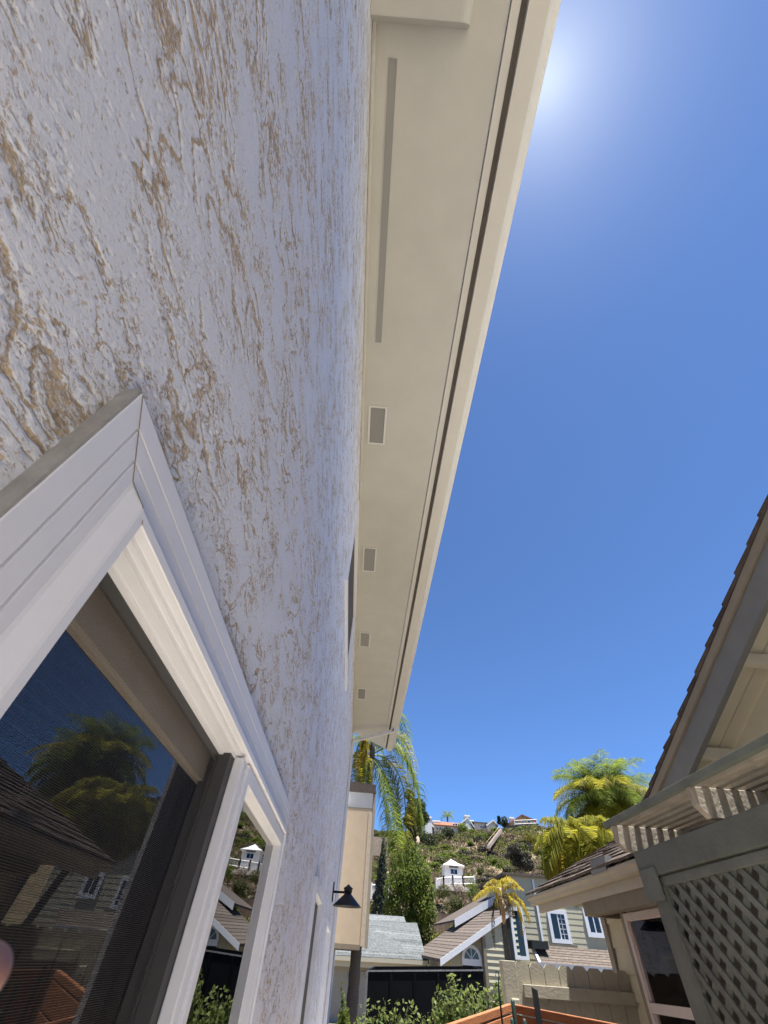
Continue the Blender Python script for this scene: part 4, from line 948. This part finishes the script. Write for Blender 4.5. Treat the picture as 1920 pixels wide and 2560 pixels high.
fr_([(806, 1620), (830, 1560), (860, 1545), (878, 1575), (884, 1620)], [17.4, 17.8, 18.3, 18.7, 19.0], .5, 'palm', 75, .8, seed=4)
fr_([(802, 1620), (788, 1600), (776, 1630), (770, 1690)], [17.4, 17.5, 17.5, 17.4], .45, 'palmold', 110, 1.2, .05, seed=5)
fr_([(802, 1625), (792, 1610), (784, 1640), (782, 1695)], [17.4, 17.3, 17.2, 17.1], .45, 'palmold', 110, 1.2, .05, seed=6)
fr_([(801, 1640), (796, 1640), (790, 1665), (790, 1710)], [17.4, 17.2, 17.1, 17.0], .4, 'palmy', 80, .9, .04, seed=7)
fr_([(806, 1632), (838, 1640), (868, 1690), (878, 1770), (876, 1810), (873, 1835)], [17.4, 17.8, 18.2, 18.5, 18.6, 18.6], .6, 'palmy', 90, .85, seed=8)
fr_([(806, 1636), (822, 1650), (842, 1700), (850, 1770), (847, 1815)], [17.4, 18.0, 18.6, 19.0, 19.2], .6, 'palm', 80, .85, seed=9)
for a, el, s_ in ((2.2, 50, 11), (3.0, 30, 12), (3.8, 55, 13), (1.4, 35, 14)):
    share('frond', frond_mesh(arc_path(2.8, el, 110), .6, 60, 'palm', .03, .7, .022, s_), bp, topv + Vector((0, 0, .4)), (0, 0, a))

# --- small yellowing palm in front of the sage house
SPY = 13.0
st = atY(*z3(1195, 265), SPY); sb_ = atY(*z3(1285, 1010), SPY)
sp = thing('small_palm', (sb_.x, SPY, GZ), 'slim small palm with yellow fronds and dry brown skirt before the sage house', 'palm tree')
b = B(); base = Vector((sb_.x + .02, SPY, GZ)); n = 16; b.tube([base.lerp(st, i / n) for i in range(n + 1)], [.048 - .012 * i / n + .004 * (i % 2) for i in range(n + 1)], 10); part('trunk', b, 'palmtrunk', sp, True)
b = B(); b.tube([st - Vector((0, 0, .5)), st - Vector((0, 0, .15)), st + Vector((0, 0, .12))], [.04, .055, .03], 10); part('crown_shaft', b, 'boot', sp, True)
def spf(path, ll, mat, n, hang, seed, w_=.028):
    P = [atY(*z3(x, y), SPY + dy) for x, y, dy in path]; share('frond', frond_mesh([p - P[0] for p in P], ll, n, mat, w_, hang, .011, seed, bare=.2), sp, P[0])
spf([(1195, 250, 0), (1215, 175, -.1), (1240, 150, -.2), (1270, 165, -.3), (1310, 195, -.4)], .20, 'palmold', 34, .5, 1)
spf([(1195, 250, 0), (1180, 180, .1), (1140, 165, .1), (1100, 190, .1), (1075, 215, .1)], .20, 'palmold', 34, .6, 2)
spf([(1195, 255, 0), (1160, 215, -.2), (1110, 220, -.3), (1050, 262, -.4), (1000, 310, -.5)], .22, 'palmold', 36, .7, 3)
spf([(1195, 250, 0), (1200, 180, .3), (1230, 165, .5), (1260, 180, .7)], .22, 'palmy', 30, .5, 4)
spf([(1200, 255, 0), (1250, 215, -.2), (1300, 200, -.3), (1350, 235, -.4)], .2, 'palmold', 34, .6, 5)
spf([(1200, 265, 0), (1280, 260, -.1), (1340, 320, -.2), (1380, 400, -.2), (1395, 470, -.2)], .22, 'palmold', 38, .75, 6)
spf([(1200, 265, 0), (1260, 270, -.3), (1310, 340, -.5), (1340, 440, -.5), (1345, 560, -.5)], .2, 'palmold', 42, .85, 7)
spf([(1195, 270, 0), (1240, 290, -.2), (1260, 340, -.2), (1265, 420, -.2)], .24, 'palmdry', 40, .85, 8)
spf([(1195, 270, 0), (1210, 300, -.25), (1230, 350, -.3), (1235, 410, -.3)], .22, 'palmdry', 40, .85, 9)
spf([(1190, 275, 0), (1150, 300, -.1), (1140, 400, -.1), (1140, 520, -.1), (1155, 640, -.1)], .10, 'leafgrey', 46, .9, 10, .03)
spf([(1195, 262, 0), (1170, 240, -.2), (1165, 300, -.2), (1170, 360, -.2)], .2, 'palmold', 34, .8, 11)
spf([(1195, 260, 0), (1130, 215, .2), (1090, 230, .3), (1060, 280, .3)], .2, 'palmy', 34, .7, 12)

# --- shrubs near the dumpster
def shrub(label, pix_list, Y, mat, nleaf, lsize, seed, r0, group=None, stems=8, base_z=None):
    r = random.Random(seed); tops = [atY(*p, Y + r.uniform(-.3, .3)) for p in pix_list]
    c = Vector((sum(t.x for t in tops) / len(tops), Y, base_z if base_z is not None else GZ))
    o = thing('shrub', c, label, 'shrub', group); b = B(); sb = B()
    for i, t in enumerate(tops):
        root = c + Vector((r.uniform(-.2, .2), r.uniform(-.2, .2), 0)); mid = root.lerp(t, .5) + Vector((r.uniform(-.1, .1), r.uniform(-.1, .1), .05))
        sb.tube([root, mid, t], [.014, .010, .003], 5)
        # leaves set along each stem
        bl = [tuple(root.lerp(mid, f) if f < 0 else mid.lerp(t, f)) + (r0 * (1.1 - .75 * f), r0 * (1.1 - .75 * f), r0 * .9) for f in (-.0, .15, .3, .45, .6, .75, .9, 1.0)]
        leaf_blob(b, bl, nleaf // len(tops), lsize, seed + i, .5)
    part('stem', sb, 'trunkg', o); part('foliage', b, mat, o); return o
shrub('leafy upright shrub with a pink bud tip in front of the dumpster', [z3(835, 885), z3(790, 965), z3(880, 925), z3(740, 985), z3(905, 930), z3(940, 990), z3(975, 985), z3(860, 900), z3(720, 1040), z3(800, 1010), z3(900, 1020), z3(960, 1060)], 9.0, 'leafbush', 4200, .035, 3, .17)
shrub('taller loose shrub between the dumpster and the slim palm', [z3(990, 920), z3(1050, 950), z3(1085, 975), z3(1030, 985), z3(1130, 930), z3(1190, 905), z3(1215, 890), z3(1165, 950), z3(1210, 960)], 10.0, 'leafbush', 3000, .035, 8, .18)
shrub('low pale green shrub under the dumpster near the beige bay', [z3(255, 1105), z3(300, 1110), z3(370, 1085), z3(430, 1110), z3(480, 1120), z3(530, 1105), z3(570, 1115), z3(210, 1130), z3(610, 1140), z3(660, 1150), z3(340, 1120)], 8.0, 'leafbush', 4200, .03, 12, .17)
shrub('narrow dark creeper shrub at the foot of the ringed palm trunk', [z3(95, 900), z3(100, 990), z3(90, 1060), z3(110, 1090)], 15.5, 'leaf', 900, .035, 15, .1)

# --- broad tree, conifers
T = atY(885, 1905, 46)
tb = [(T.x + dx, 46 + dy, T.z + dz, r, r, r * 1.1) for dx, dy, dz, r in [(0, 0, 1.2, 1.1), (-.7, .3, .4, 1.1), (.8, -.2, .5, 1.05), (-1.2, 0, -.6, 1.0), (1.2, .2, -.5, 1.05), (0, -.6, -.2, 1.2), (-.8, -.3, -1.7, 1.1), (.9, -.3, -1.6, 1.1), (0, 0, 2.1, .65), (-.35, 0, 2.5, .45), (.55, .1, 1.9, .5), (-1.45, .2, -1.7, .75), (1.5, 0, -1.7, .8), (.2, -.3, -2.8, 1.0), (1.1, -.2, -2.9, .9), (-.9, 0, -2.7, .8), (1.0, 0, -3.8, .8), (1.3, 0, -4.6, .6), (-1.0, .2, 1.3, .5)]]
tree('broadleaf_tree', 'dense bright green leafy tree rising behind the grey roofed house', (T.x + .3, 46, -1.9), tb, 15000, .105, 'leaf', 'trunkd', .2, 21)
T = atY(826, 1895, 56)
tb = [(T.x + random.uniform(-.25, .25) * (1 - i / 16), 56, T.z - 2.6 + i * .36, .85 * (1.1 - i / 17), .8, .5) for i in range(16)]
tree('conifer_tree', 'tall narrow grey green conifer left of the bright leafy tree', (T.x, 56, terrain(T.x, 56)), tb, 6000, .11, 'leafblue', 'trunkd', .14, 22)
T = atY(905, 1745, 118)
tb = blobs_in((T.x - 1.2, 118, T.z - 1.6), 2.6, 2.5, 4.6, 22, 1.5, 4)
tree('pine_tree', 'large dark pine standing behind the drooping palm fronds on the hill', (T.x - 1, 118, terrain(T.x, 118) - .3), tb, 9000, .24, 'leafdark', 'trunkd', .3, 23)
T = atY(1125, 1850, 80)
tb = blobs_in((T.x, 80, T.z + .2), 2.0, 2.0, 2.1, 22, .85, 5)
gt = tree('bare_tree', 'dark grey round crowned tree with a pale trunk on the dry slope', (T.x + .1, 80, terrain(T.x, 80) - .2), tb, 9500, .11, 'leafgrey', 'trunkg', .13, 24, limbs=12)

# ------------------------------------------------------------------ hill: gazebo, railings, stairs, ridge houses
def atT(px, py, Y, sink=.1):
    p = atY(px, py, Y); return p
gY = 94.0
g = lambda x, y, Y=gY: atY(*z5(x, y), Y)
gl, gr, gt_, gbm = g(888, 850), g(1118, 850), g(990, 762), g(1000, 1060)
gz0 = gbm.z; gzE = gl.z + .1; gx0, gx1 = gl.x, gr.x; gd = gx1 - gx0
gz_ = thing('gazebo', ((gx0 + gx1) / 2, gY + gd / 2, gz0), 'white square hillside tower with a pyramid roof and one dark window', 'gazebo')
b = B(); b.box(gx0, gx1, gY, gY + gd, terrain(gx0, gY) - 1, gzE); part('wall', b, 'white', gz_)
b = B(); ox = .38; A = [Vector((gx0 - ox, gY - ox, gzE)), Vector((gx1 + ox, gY - ox, gzE)), Vector((gx1 + ox, gY + gd + ox, gzE)), Vector((gx0 - ox, gY + gd + ox, gzE))]; apx = Vector(((gx0 + gx1) / 2 - .1, gY + gd / 2, gt_.z + .15))
mid = [a.lerp(Vector((apx.x, apx.y, a.z)), .5) + Vector((0, 0, (apx.z - gzE) * .40)) for a in A]
for i in range(4): j = (i + 1) % 4; b.quad(A[i], A[j], mid[j], mid[i]); b.add([mid[i], mid[j], apx], [(0, 1, 2)])
b.poly([a - Vector((0, 0, .02)) for a in A]); part('roof', b, 'whitetrim', gz_)
b = B(); b.box(gx0 - ox, gx1 + ox, gY - ox - .03, gY - ox, gzE - .16, gzE + .01); part('fascia_board', b, 'offwhite', gz_)
p, q = g(965, 895), g(1055, 965); facade_window(gz_, gY, p.x, q.x, q.z, p.z, .12)
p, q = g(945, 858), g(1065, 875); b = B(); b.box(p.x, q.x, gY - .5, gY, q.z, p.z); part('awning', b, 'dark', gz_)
def railing(name, label, pts, h, n, group=None):
    o = thing(name, pts[0], label, 'railing', group)
    for a, c in zip(pts, pts[1:]):
        a, c = Vector(a), Vector(c); b = B()
        for z in (h, h * .12): b.tube([a + Vector((0, 0, z)), c + Vector((0, 0, z))], .07, 4)
        part('rail', b, 'white', o); b = B()
        for i in range(n): p = a.lerp(c, (i + .5) / n); b.tube([p, p + Vector((0, 0, h))], .035, 4)
        part('balusters', b, 'white', o, kind='stuff')
        for p in (a, c): b = B(); b.box(p.x - .11, p.x + .11, p.y - .11, p.y + .11, p.z - .2, p.z + h + .25); part('post', b, 'white', o)
    return o
P = [g(785, 1130, 91.5), g(880, 1105, 91), g(1000, 1100, 90.5), g(1130, 1100, 91), g(1280, 1095, 92)]
P = [Vector((p.x, p.y, p.z)) for p in P]
railing('deck_railing', 'white deck railing round the foot of the hillside tower', P, .95, 9)
dk = thing('terrace_deck', (gx0, 92, P[1].z - 1), 'pale terrace deck under the white hillside tower', 'deck')
b = B(); zd = P[2].z; b.hexa([Vector((p.x, p.y + .15, zd - .6)) for p in (P[0], P[4])] + [Vector((P[4].x, 97, zd - .6)), Vector((P[0].x, 97, zd - .6))] + [Vector((p.x, p.y + .15, zd - .02)) for p in (P[0], P[4])] + [Vector((P[4].x, 97, zd - .02)), Vector((P[0].x, 97, zd - .02))]); part('slab', b, 'offwhite', dk)
p, q = g(775, 1020, 95), g(880, 1010, 95); b = B(); b.box(p.x, q.x, 94, 96, p.z - 1.9, p.z + .05); part('side_wall', b, 'offwhite', dk)
P = [atY(*z3(296, 300), 78), atY(*z3(345, 300), 78), atY(*z3(415, 302), 78)]
railing('deck_railing', 'white railing panel far left of the leafy tree, below the conifer', P, 1.5, 9)
# wooden fence at the foot of the hill
hf = thing('board_fence', (*atY(*z3(800, 520), 54).xy, -.5), 'old brown board fence at the foot of the hill behind the leafy tree', 'fence')
p0 = atY(*z3(735, 525), 54); p1 = atY(*z3(900, 520), 54); n = 26; zt_ = atY(*z3(800, 400), 54).z
b = B(); b.box(0, (p1.x - p0.x) / n * 1.0 - .012, -.015, .015, 0, zt_ - p0.z); me = mesh('fence_board', b, 'wood')
for i in range(-6, n + 10): share('fence_board', me, hf, (p0.x + (p1.x - p0.x) * i / n, 54 + rng.uniform(-.02, .02), p0.z + rng.uniform(-.05, .05)))
# stairs climbing the hill
stp = thing('hill_stairs', tuple(atY(*z1(1090, 1110), 128)), 'pale straight stairway climbing the hillside to the ridge houses', 'stairs')
A, E_ = atY(*z1(1070, 1110), 128), atY(*z1(1165, 985), 152)
for i in range(30):
    p = A.lerp(E_, i / 30); b = B(); b.box(p.x - .38, p.x + .38, p.y, p.y + .9, p.z - .5, p.z + .12); part('step', b, 'offwhite' if i % 2 else 'stone', stp)
for sx in (-.42, .42):
    b = B(); b.tube([A + Vector((sx, 0, .7)), E_ + Vector((sx, 0, .7))], .035, 4); part('handrail', b, 'stone', stp)

def ridge_house(label, Y, eaveL, eaveR, ridgeL, ridgeR, baseZ, wallm, roofm, windows, chimneys, depth=9, gable=None):
    """side-on house: eave line towards us, ridge set back"""
    o = thing('ridge_house', ((eaveL.x + eaveR.x) / 2, Y + depth / 2, baseZ), label, 'house', 'houses along the ridge')
    x0, x1, ze = eaveL.x, eaveR.x, (eaveL.z + eaveR.z) / 2; zr = (ridgeL.z + ridgeR.z) / 2
    b = B(); b.box(x0 + .3, x1 - .3, Y, Y + depth, baseZ - 3, ze); 
    b.add([(x1 - .3, Y, ze), (x1 - .3, Y + depth, ze), (x1 - .3, Y + depth / 2, zr), (x0 + .3, Y, ze), (x0 + .3, Y + depth, ze), (x0 + .3, Y + depth / 2, zr)], [(0, 1, 2), (5, 4, 3)])
    part('wall', b, wallm, o)
    b = B(); rl, rr = Vector((ridgeL.x, Y + depth / 2, zr)), Vector((ridgeR.x, Y + depth / 2, zr))
    for yy in (Y - .5, Y + depth + .5):
        b.hexa([Vector((x0, yy, ze - .35)), Vector((x1, yy, ze - .35)), rr + Vector((0, 0, -.3)), rl + Vector((0, 0, -.3)), Vector((x0, yy, ze - .1)), Vector((x1, yy, ze - .1)), rr, rl])
    part('roof', b, roofm, o)
    for (wx0, wx1, wz0, wz1) in windows: facade_window(o, Y, wx0, wx1, wz0, wz1, .15, mull=(wx1 - wx0) > 1.2)
    for (cx_, cw, zt, cy) in chimneys:
        b = B(); b.box(cx_ - cw / 2, cx_ + cw / 2, cy - cw / 2, cy + cw / 2, baseZ - 1, zt); b.box(cx_ - cw / 2 - .12, cx_ + cw / 2 + .12, cy - cw / 2 - .12, cy + cw / 2 + .12, zt - .5, zt - .2); part('chimney', b, 'white', o)
    return o
def gable_house(label, Y, L_, PK_, R_, baseZ, wallm, roofm, trim, windows, chimneys, depth=12):
    """gable towards us"""
    o = thing('ridge_house', (PK_.x, Y + depth / 2, baseZ), label, 'house', 'houses along the ridge')
    b = B(); b.prism([(L_.x + .5, Y, baseZ - 3), (R_.x - .5, Y, baseZ - 3), (R_.x - .5, Y, R_.z - .1), (PK_.x, Y, PK_.z - .35), (L_.x + .5, Y, L_.z - .1)], (0, depth, 0)); part('wall', b, wallm, o)
    for A, E_ in ((L_, PK_), (PK_, R_)):
        A, E_ = Vector((A.x, Y - .6, A.z)), Vector((E_.x, Y - .6, E_.z)); d = Vector((0, depth + 1.2, 0)); dn = Vector((0, 0, -.3))
        b = B(); b.hexa([A + dn, E_ + dn, E_ + dn + d, A + dn + d, A, E_, E_ + d, A + d]); part('roof', b, roofm, o)
        b = B(); f = Vector((0, -.08, 0)); dn2 = Vector((0, 0, -.5)); b.hexa([A + dn2 + f, E_ + dn2 + f, E_ + dn2, A + dn2, A + f, E_ + f, E_, A]); part('fascia_board', b, trim, o)
    for (wx0, wx1, wz0, wz1) in windows: facade_window(o, Y, wx0, wx1, wz0, wz1, .15, mull=(wx1 - wx0) > 1.2)
    for (cx_, cw, zt, cy) in chimneys:
        b = B(); b.box(cx_ - cw / 2, cx_ + cw / 2, cy - cw / 2, cy + cw / 2, baseZ - 1, zt); b.box(cx_ - cw / 2 - .12, cx_ + cw / 2 + .12, cy - cw / 2 - .12, cy + cw / 2 + .12, zt - .5, zt - .2); part('chimney', b, 'white', o)
    return o
HY = 162.0
h = lambda x, y, Y=HY: atY(*z1(x, y), Y)
def win(a, c, Y=HY): p, q = h(*a, Y), h(*c, Y); return (p.x, q.x, q.z, p.z)
# 1: white gabled house at the left end
gable_house('white gabled house with one broad chimney, left end of the ridge', HY, h(500, 960), h(605, 912), h(665, 968), h(560, 1005).z, 'white', 'greytile', 'white',
            [win((568, 962), (578, 978))], [(h(617, 900).x, 2.2, h(617, 903).z, HY - 1)])
# 2: orange roofed house
o = ridge_house('pale house with an orange tile roof and two white chimneys on the ridge', HY, h(660, 972), h(880, 942), h(700, 922), h(900, 902), h(760, 1020).z, 'offwhite', 'tile',
            [win((683, 972), (695, 990)), win((706, 972), (720, 990)), win((750, 962), (763, 982)), win((806, 948), (820, 970)), win((824, 946), (838, 968))],
            [(h(690, 915).x, 2.6, h(690, 912).z, HY + 3), (h(903, 900).x, 1.7, h(903, 893).z, HY - 1.2)])
# right gable wing of it
gable_house('pale gabled wing at the right end of the orange roofed ridge house', HY - 1.5, h(845, 955), h(905, 905), h(955, 975), h(880, 1015).z, 'white', 'greytile', 'white', [win((868, 990), (876, 1000))], [])
# 3: grey green roof
ridge_house('pale house with a long grey green roof in the middle of the ridge', HY + 4, h(945, 945, HY + 4), h(1110, 925, HY + 4), h(965, 915, HY + 4), h(1125, 908, HY + 4), h(1020, 985).z, 'offwhite', 'greytile',
            [win((955, 950), (972, 975)), win((1025, 945), (1062, 957))], [(h(957, 905).x, 2.0, h(960, 897).z, HY + 5)])
gable_house('small pale gabled wing right of the grey green ridge roof', HY + 2, h(1060, 945), h(1112, 906), h(1150, 950), h(1100, 985).z, 'white', 'greytile', 'white', [], [])
# 4: ochre gable
gable_house('ochre gabled house with orange roof edge at the right end of the ridge', HY + 2, h(1235, 932), h(1325, 868), h(1435, 915), h(1330, 960).z, 'peach', 'tile', 'tile',
            [win((1268, 930), (1290, 948)), win((1372, 912), (1395, 935)), win((1325, 925), (1350, 945))], [(h(1257, 895).x, 1.5, h(1257, 885).z, HY + 3)])
P = [h(1205, 985, HY - 3), h(1440, 968, HY - 3)]
railing('deck_railing', 'white balcony railing across the front of the ochre gabled house', [h(1265, 952, HY), h(1430, 945, HY)], 1.1, 14)
def ridge_wall(label, a, c, Y, hgt, mat='dark'):
    A, E_ = h(*a, Y), h(*c, Y); b = B(); b.hexa([A - Vector((0, 0, hgt)), E_ - Vector((0, 0, hgt)), E_ + Vector((0, .3, -hgt)), A + Vector((0, .3, -hgt)), A, E_, E_ + Vector((0, .3, 0)), A + Vector((0, .3, 0))])
    base = (A + E_) / 2 - Vector((0, 0, hgt)); o = bpy.data.objects.new('screen_wall', mesh('screen_wall', b, mat, off=base)); COL.objects.link(o); o.location = base; tag(o, label, 'wall')
ridge_wall('dark screen wall under the ochre house, right part of the ridge', (1200, 962), (1440, 944), HY - 3, 1.3)
ridge_wall('dark screen wall under the white house at the left end of the ridge', (485, 1004), (585, 1003), HY - 4, 3.2)
# ridge palm and ridge trees
t = h(766, 898, HY + 22); palm('ridge_palm', 'small far palm on the skyline behind the orange tile roof', (t.x, HY + 22, t.z - 9), t, .3, [(50, 90, 7, 'palm', .6, 1), (15, 90, 8, 'palm', .7, 1)], 3.2, .9, 9, None, 14, width=.16, spear=False)
def mini_tree(label, c, rx, rz, mat, seed, Y, n=900, ls=.35, group=None, name='shrub', cat='shrub'):
    rx *= .58; rz *= .45; ls *= .62
    p = h(*c, Y); b = B(); leaf_blob(b, blobs_in((p.x, Y, p.z), rx * .6, rx * .6, rz * .6, 9, (rx * rz) ** .5 * .55, seed), n, ls, seed)
    base = Vector((p.x, Y, p.z - rz)); o = bpy.data.objects.new(name, mesh(name, b, mat, off=base)); COL.objects.link(o); o.location = base; tag(o, label, cat, group)
mini_tree('dark rounded skyline tree between the grey green and ochre ridge houses', (1190, 940), 3.2, 3.2, 'leafdark', 1, HY - 1, name='ridge_tree', cat='tree')
mini_tree('slim dark cypress on the skyline next to the rounded tree', (1146, 925), .9, 4.4, 'leafdark', 2, HY + 1, name='ridge_tree', cat='tree')
mini_tree('dark green bush against the pale gabled wing of the orange roofed house', (880, 985), 4.4, 4.2, 'leaf', 3, HY - 4)
mini_tree('dark bush below the left chimney of the orange roofed house', (762, 1030), 5.0, 6.0, 'leafdark', 4, 150, 1500)
mini_tree('large dark bush under the white gabled ridge house', (612, 1055), 6.6, 8.0, 'leafdark', 5, 146, 2200)
mini_tree('olive bush between the two dark bushes under the ridge', (690, 1060), 5.4, 6.0, 'leafolive', 6, 147, 1600)
mini_tree('bright yellow green bush under the dark wall of the ochre house', (1385, 1060), 5.4, 4.6, 'leafyel', 7, 140)
mini_tree('dark bush below the dark screen wall at the left of the ridge', (500, 1085), 3.0, 4.2, 'leafdark', 8, 140)
def z3h(x, y): 
    d = z3(x, y); return ((d[0] * SC - 860) / .33755, (d[1] * SC - 1740) / .33755)
mini_tree('yellow flowering bush behind the roof of the sage house', z3h(790, 580), 1.15, 1.3, 'leafyel', 9, 47, 1600, .11)
mini_tree('yellow bush at the left foot of the slope under the white railing', z3h(320, 365), 1.3, 1.2, 'leafyel', 10, 60, 900, .14)
mini_tree('pale olive bush right of the old board fence', z3h(880, 350), 2.0, 1.8, 'leafolive', 11, 56, 2200, .13)
mini_tree('dark green bush against the left end of the sage house upper wall', z3h(890, 500), 1.3, 1.5, 'leaf', 12, 45, 1700, .11)
mini_tree('green bush right under the white tower railing', z3h(990, 225), 2.3, 3.0, 'leaf', 13, 82, 1300, .14)
mini_tree('brown dry bush under the middle of the tower railing', z3h(880, 262), 3.0, 3.2, 'leafbrown', 14, 80, 1500, .14)
mini_tree('olive green bush under the left end of the tower railing', z3h(790, 262), 2.2, 3.2, 'leafolive', 15, 80, 1300, .14)
mini_tree('slim dark shrub right of the white tower on the dry slope', z3h(1050, 110), .9, 1.9, 'leafolive', 16, 100, 900, .16)
b = B(); p = h(545, 1080, 143); b.hexa([p + Vector(v) for v in ((-1.6, 0, -3), (1.2, 0, -3), (1.2, 3, -3), (-1.6, 3, -3), (-.5, .6, 1.6), (.9, .6, 2.2), (1., 2.5, 2.2), (-.6, 2.5, 1.6))])
o = bpy.data.objects.new('boulder', mesh('boulder', b, 'stone', off=p - Vector((0, 0, 3)))); COL.objects.link(o); o.location = p - Vector((0, 0, 3)); tag(o, 'pale tan rock face between dark bushes under the ridge', 'rock')
md = o.modifiers.new('s', 'SUBSURF'); md.levels = md.render_levels = 2
b = B(); p0 = h(215, 1075, 120); p1 = h(325, 1060, 120); b.hexa([p0 + Vector((-8, 0, -3)), p1 + Vector((0, 0, -3)), p1 + Vector((0, 1, -3)), p0 + Vector((-8, 1, -3)), p0 + Vector((-8, 0, 1)), p1 + Vector((0, 0, .2)), p1 + Vector((0, 1, .2)), p0 + Vector((-8, 1, 1))])
o = bpy.data.objects.new('retaining_wall', mesh('retaining_wall', b, 'stone', off=p0)); COL.objects.link(o); o.location = p0; tag(o, 'tan retaining wall on the slope just right of the beige bay', 'wall')

# scattered slope shrubs: four kinds, each shrub a thing of its own
kinds = [('leafolive', 'olive green rounded shrub scattered on the dry hillside'), ('leaf', 'dark green rounded shrub scattered on the dry hillside'), ('leafbrown', 'dry brown brush clump scattered on the hillside'), ('leafgrey', 'dull grey green low shrub scattered on the hillside')]
mes = []
for ki, (mt, lb) in enumerate(kinds):
    row = []
    for v in range(3):
        b = B(); leaf_blob(b, blobs_in((0, 0, .45), .75, .75, .38, 10, .42, 50 + ki * 5 + v), 650, .11, 60 + ki * 5 + v); row.append(mesh('hill_shrub', b, mt))
    mes.append(row)
R_ = random.Random(11); cnt = 0
while cnt < 280:
    Y = 54 + 104 * R_.random() ** .8; x = Y * R_.uniform(.02, .42)
    rel = (Y - 54) / 104
    # upper slope green, middle band brown
    if rel > .62: kk = R_.choices(range(4), (6, 7, .6, 2))[0]
    elif rel > .3: kk = R_.choices(range(4), (2, .6, 6, 2))[0]
    else: kk = R_.choices(range(4), (4, 3, 3, 2))[0]
    s = R_.uniform(.8, 1.75) * (1.2 if rel > .6 else 1) * (.7 if rel < .3 else 1)
    if 86 < Y < 98 and .15 < x / Y < .235: continue
    o = share('hill_shrub', R_.choice(mes[kk]), None, (x, Y, terrain(x, Y) - .15), (0, 0, R_.uniform(0, 6.3)), (s * R_.uniform(.9, 1.5), s * R_.uniform(.9, 1.4), s * R_.uniform(.5, .8)))
    q_ = x / Y
    band = 'under the ridge houses' if rel > .7 else 'above the white tower' if rel > .42 else 'level with the white tower' if rel > .2 else 'low near the board fence'
    side = 'behind the leafy tree' if q_ < .15 else 'left of the hill stairs' if q_ < .25 else 'by the grey bare tree' if q_ < .33 else 'toward the queen palms'
    kd = ['olive shrub', 'dark green shrub', 'dry brown brush clump', 'dull grey shrub'][kk]
    tag(o, kd + ' ' + band + ', ' + side, 'shrub', kd + 's ' + band + ', ' + side); cnt += 1
# ground cover: a mat of small leaves, greener towards the ridge
for nm, mt, lb, n, lo, sd in (('ground_cover', 'leafolive', 'olive green ground cover spreading over the upper slope', 24000, .52, 5), ('dry_brush', 'leafbrown', 'low dry brown brush between the hillside shrubs', 36000, .0, 6), ('green_cover', 'leaf', 'patches of fresh green ground cover under the ridge houses', 15000, .66, 7)):
    r = np.random.default_rng(sd); V = []; Fc = []
    Y = 53 + 106 * r.random(n * 3) ** .9; X_ = Y * r.uniform(.0, .44, n * 3); rel = (Y - 53) / 106
    pn = np.sin(X_ * .31 + sd) * np.sin(Y * .23 + 2 * sd) + .6 * np.sin(X_ * .83 + Y * .57 + sd) + .4 * np.sin(X_ * 1.9 - Y * 1.3)
    keep = (pn > .1) & (rel > lo - .25 * r.random(n * 3)); Y = Y[keep][:n]; X_ = X_[keep][:n]
    for x, y in zip(X_.tolist(), Y.tolist()):
        z = terrain(x, y) + r.uniform(-.02, .6) * (.5 + .9 * min(1, (y - 53) / 80)); a = r.normal(size=3); a /= np.linalg.norm(a); c = np.cross(a, r.normal(size=3)); c /= np.linalg.norm(c); q = r.uniform(.08, .2) * (.7 + (y - 53) / 110)
        a = a * q; c = c * q * .7; o_ = len(V)
        V += [(x - a[0], y - a[1], z - a[2]), (x + c[0], y + c[1], z + c[2]), (x + a[0], y + a[1], z + a[2]), (x - c[0], y - c[1], z - c[2])]; Fc.append((o_, o_ + 1, o_ + 2, o_ + 3))
    b = B(); b.v = V; b.f = Fc; o = bpy.data.objects.new(nm, mesh(nm, b, mt)); COL.objects.link(o); tag(o, lb, 'ground cover', kind='stuff')
# low dry grass and brush covering the slope
b = B(); n = 26000; yy = 50 + 112 * rng.random(n) ** .9; xx = yy * rng.uniform(-.02, .46, n); zz = np.array([terrain(x, y) for x, y in zip(xx, yy)])
hh = rng.uniform(.15, .5, n); ww = rng.uniform(.06, .25, n); an = rng.uniform(0, 3.14, n)
for i in range(n):
    c, s = math.cos(an[i]) * ww[i], math.sin(an[i]) * ww[i]
    b.add([(xx[i] - c, yy[i] - s, zz[i] - .05), (xx[i] + c, yy[i] + s, zz[i] - .05), (xx[i] + c * .4 + s, yy[i] + s * .4, zz[i] + hh[i])], [(0, 1, 2)])
o = bpy.data.objects.new('dry_grass', mesh('dry_grass', b, 'leafbrown')); COL.objects.link(o); tag(o, 'dry brown grass and brush covering the slope', 'grass', kind='stuff')

# ------------------------------------------------------------------ the photographer's fingertip at the edge of the lens
def cam_pt(px, py, depth):
    return Vector(ray(px, py) * depth)
tip = cam_pt(8, 2090, .098); root_ = cam_pt(-900, 2420, .10)
d = root_ - tip; Lf = d.length; d.normalize()
fo = bpy.data.objects.new('fingertip', None)
b = B(); ts = [0, .0012, .003, .006, .011, .018, .026, .034, .045, .06]; rs = [.0012, .0035, .0052, .0066, .0076, .0080, .0083, .0079, .0084, .0088]
b.tube([tip + d * t for t in ts], rs, 20)
fo = bpy.data.objects.new('fingertip', mesh('fingertip', b, 'skin', True, tip)); COL.objects.link(fo); fo.location = tip
tag(fo, 'blurred pink fingertip poking in at the lower left edge', 'finger')
md = fo.modifiers.new('s', 'SUBSURF'); md.levels = md.render_levels = 1
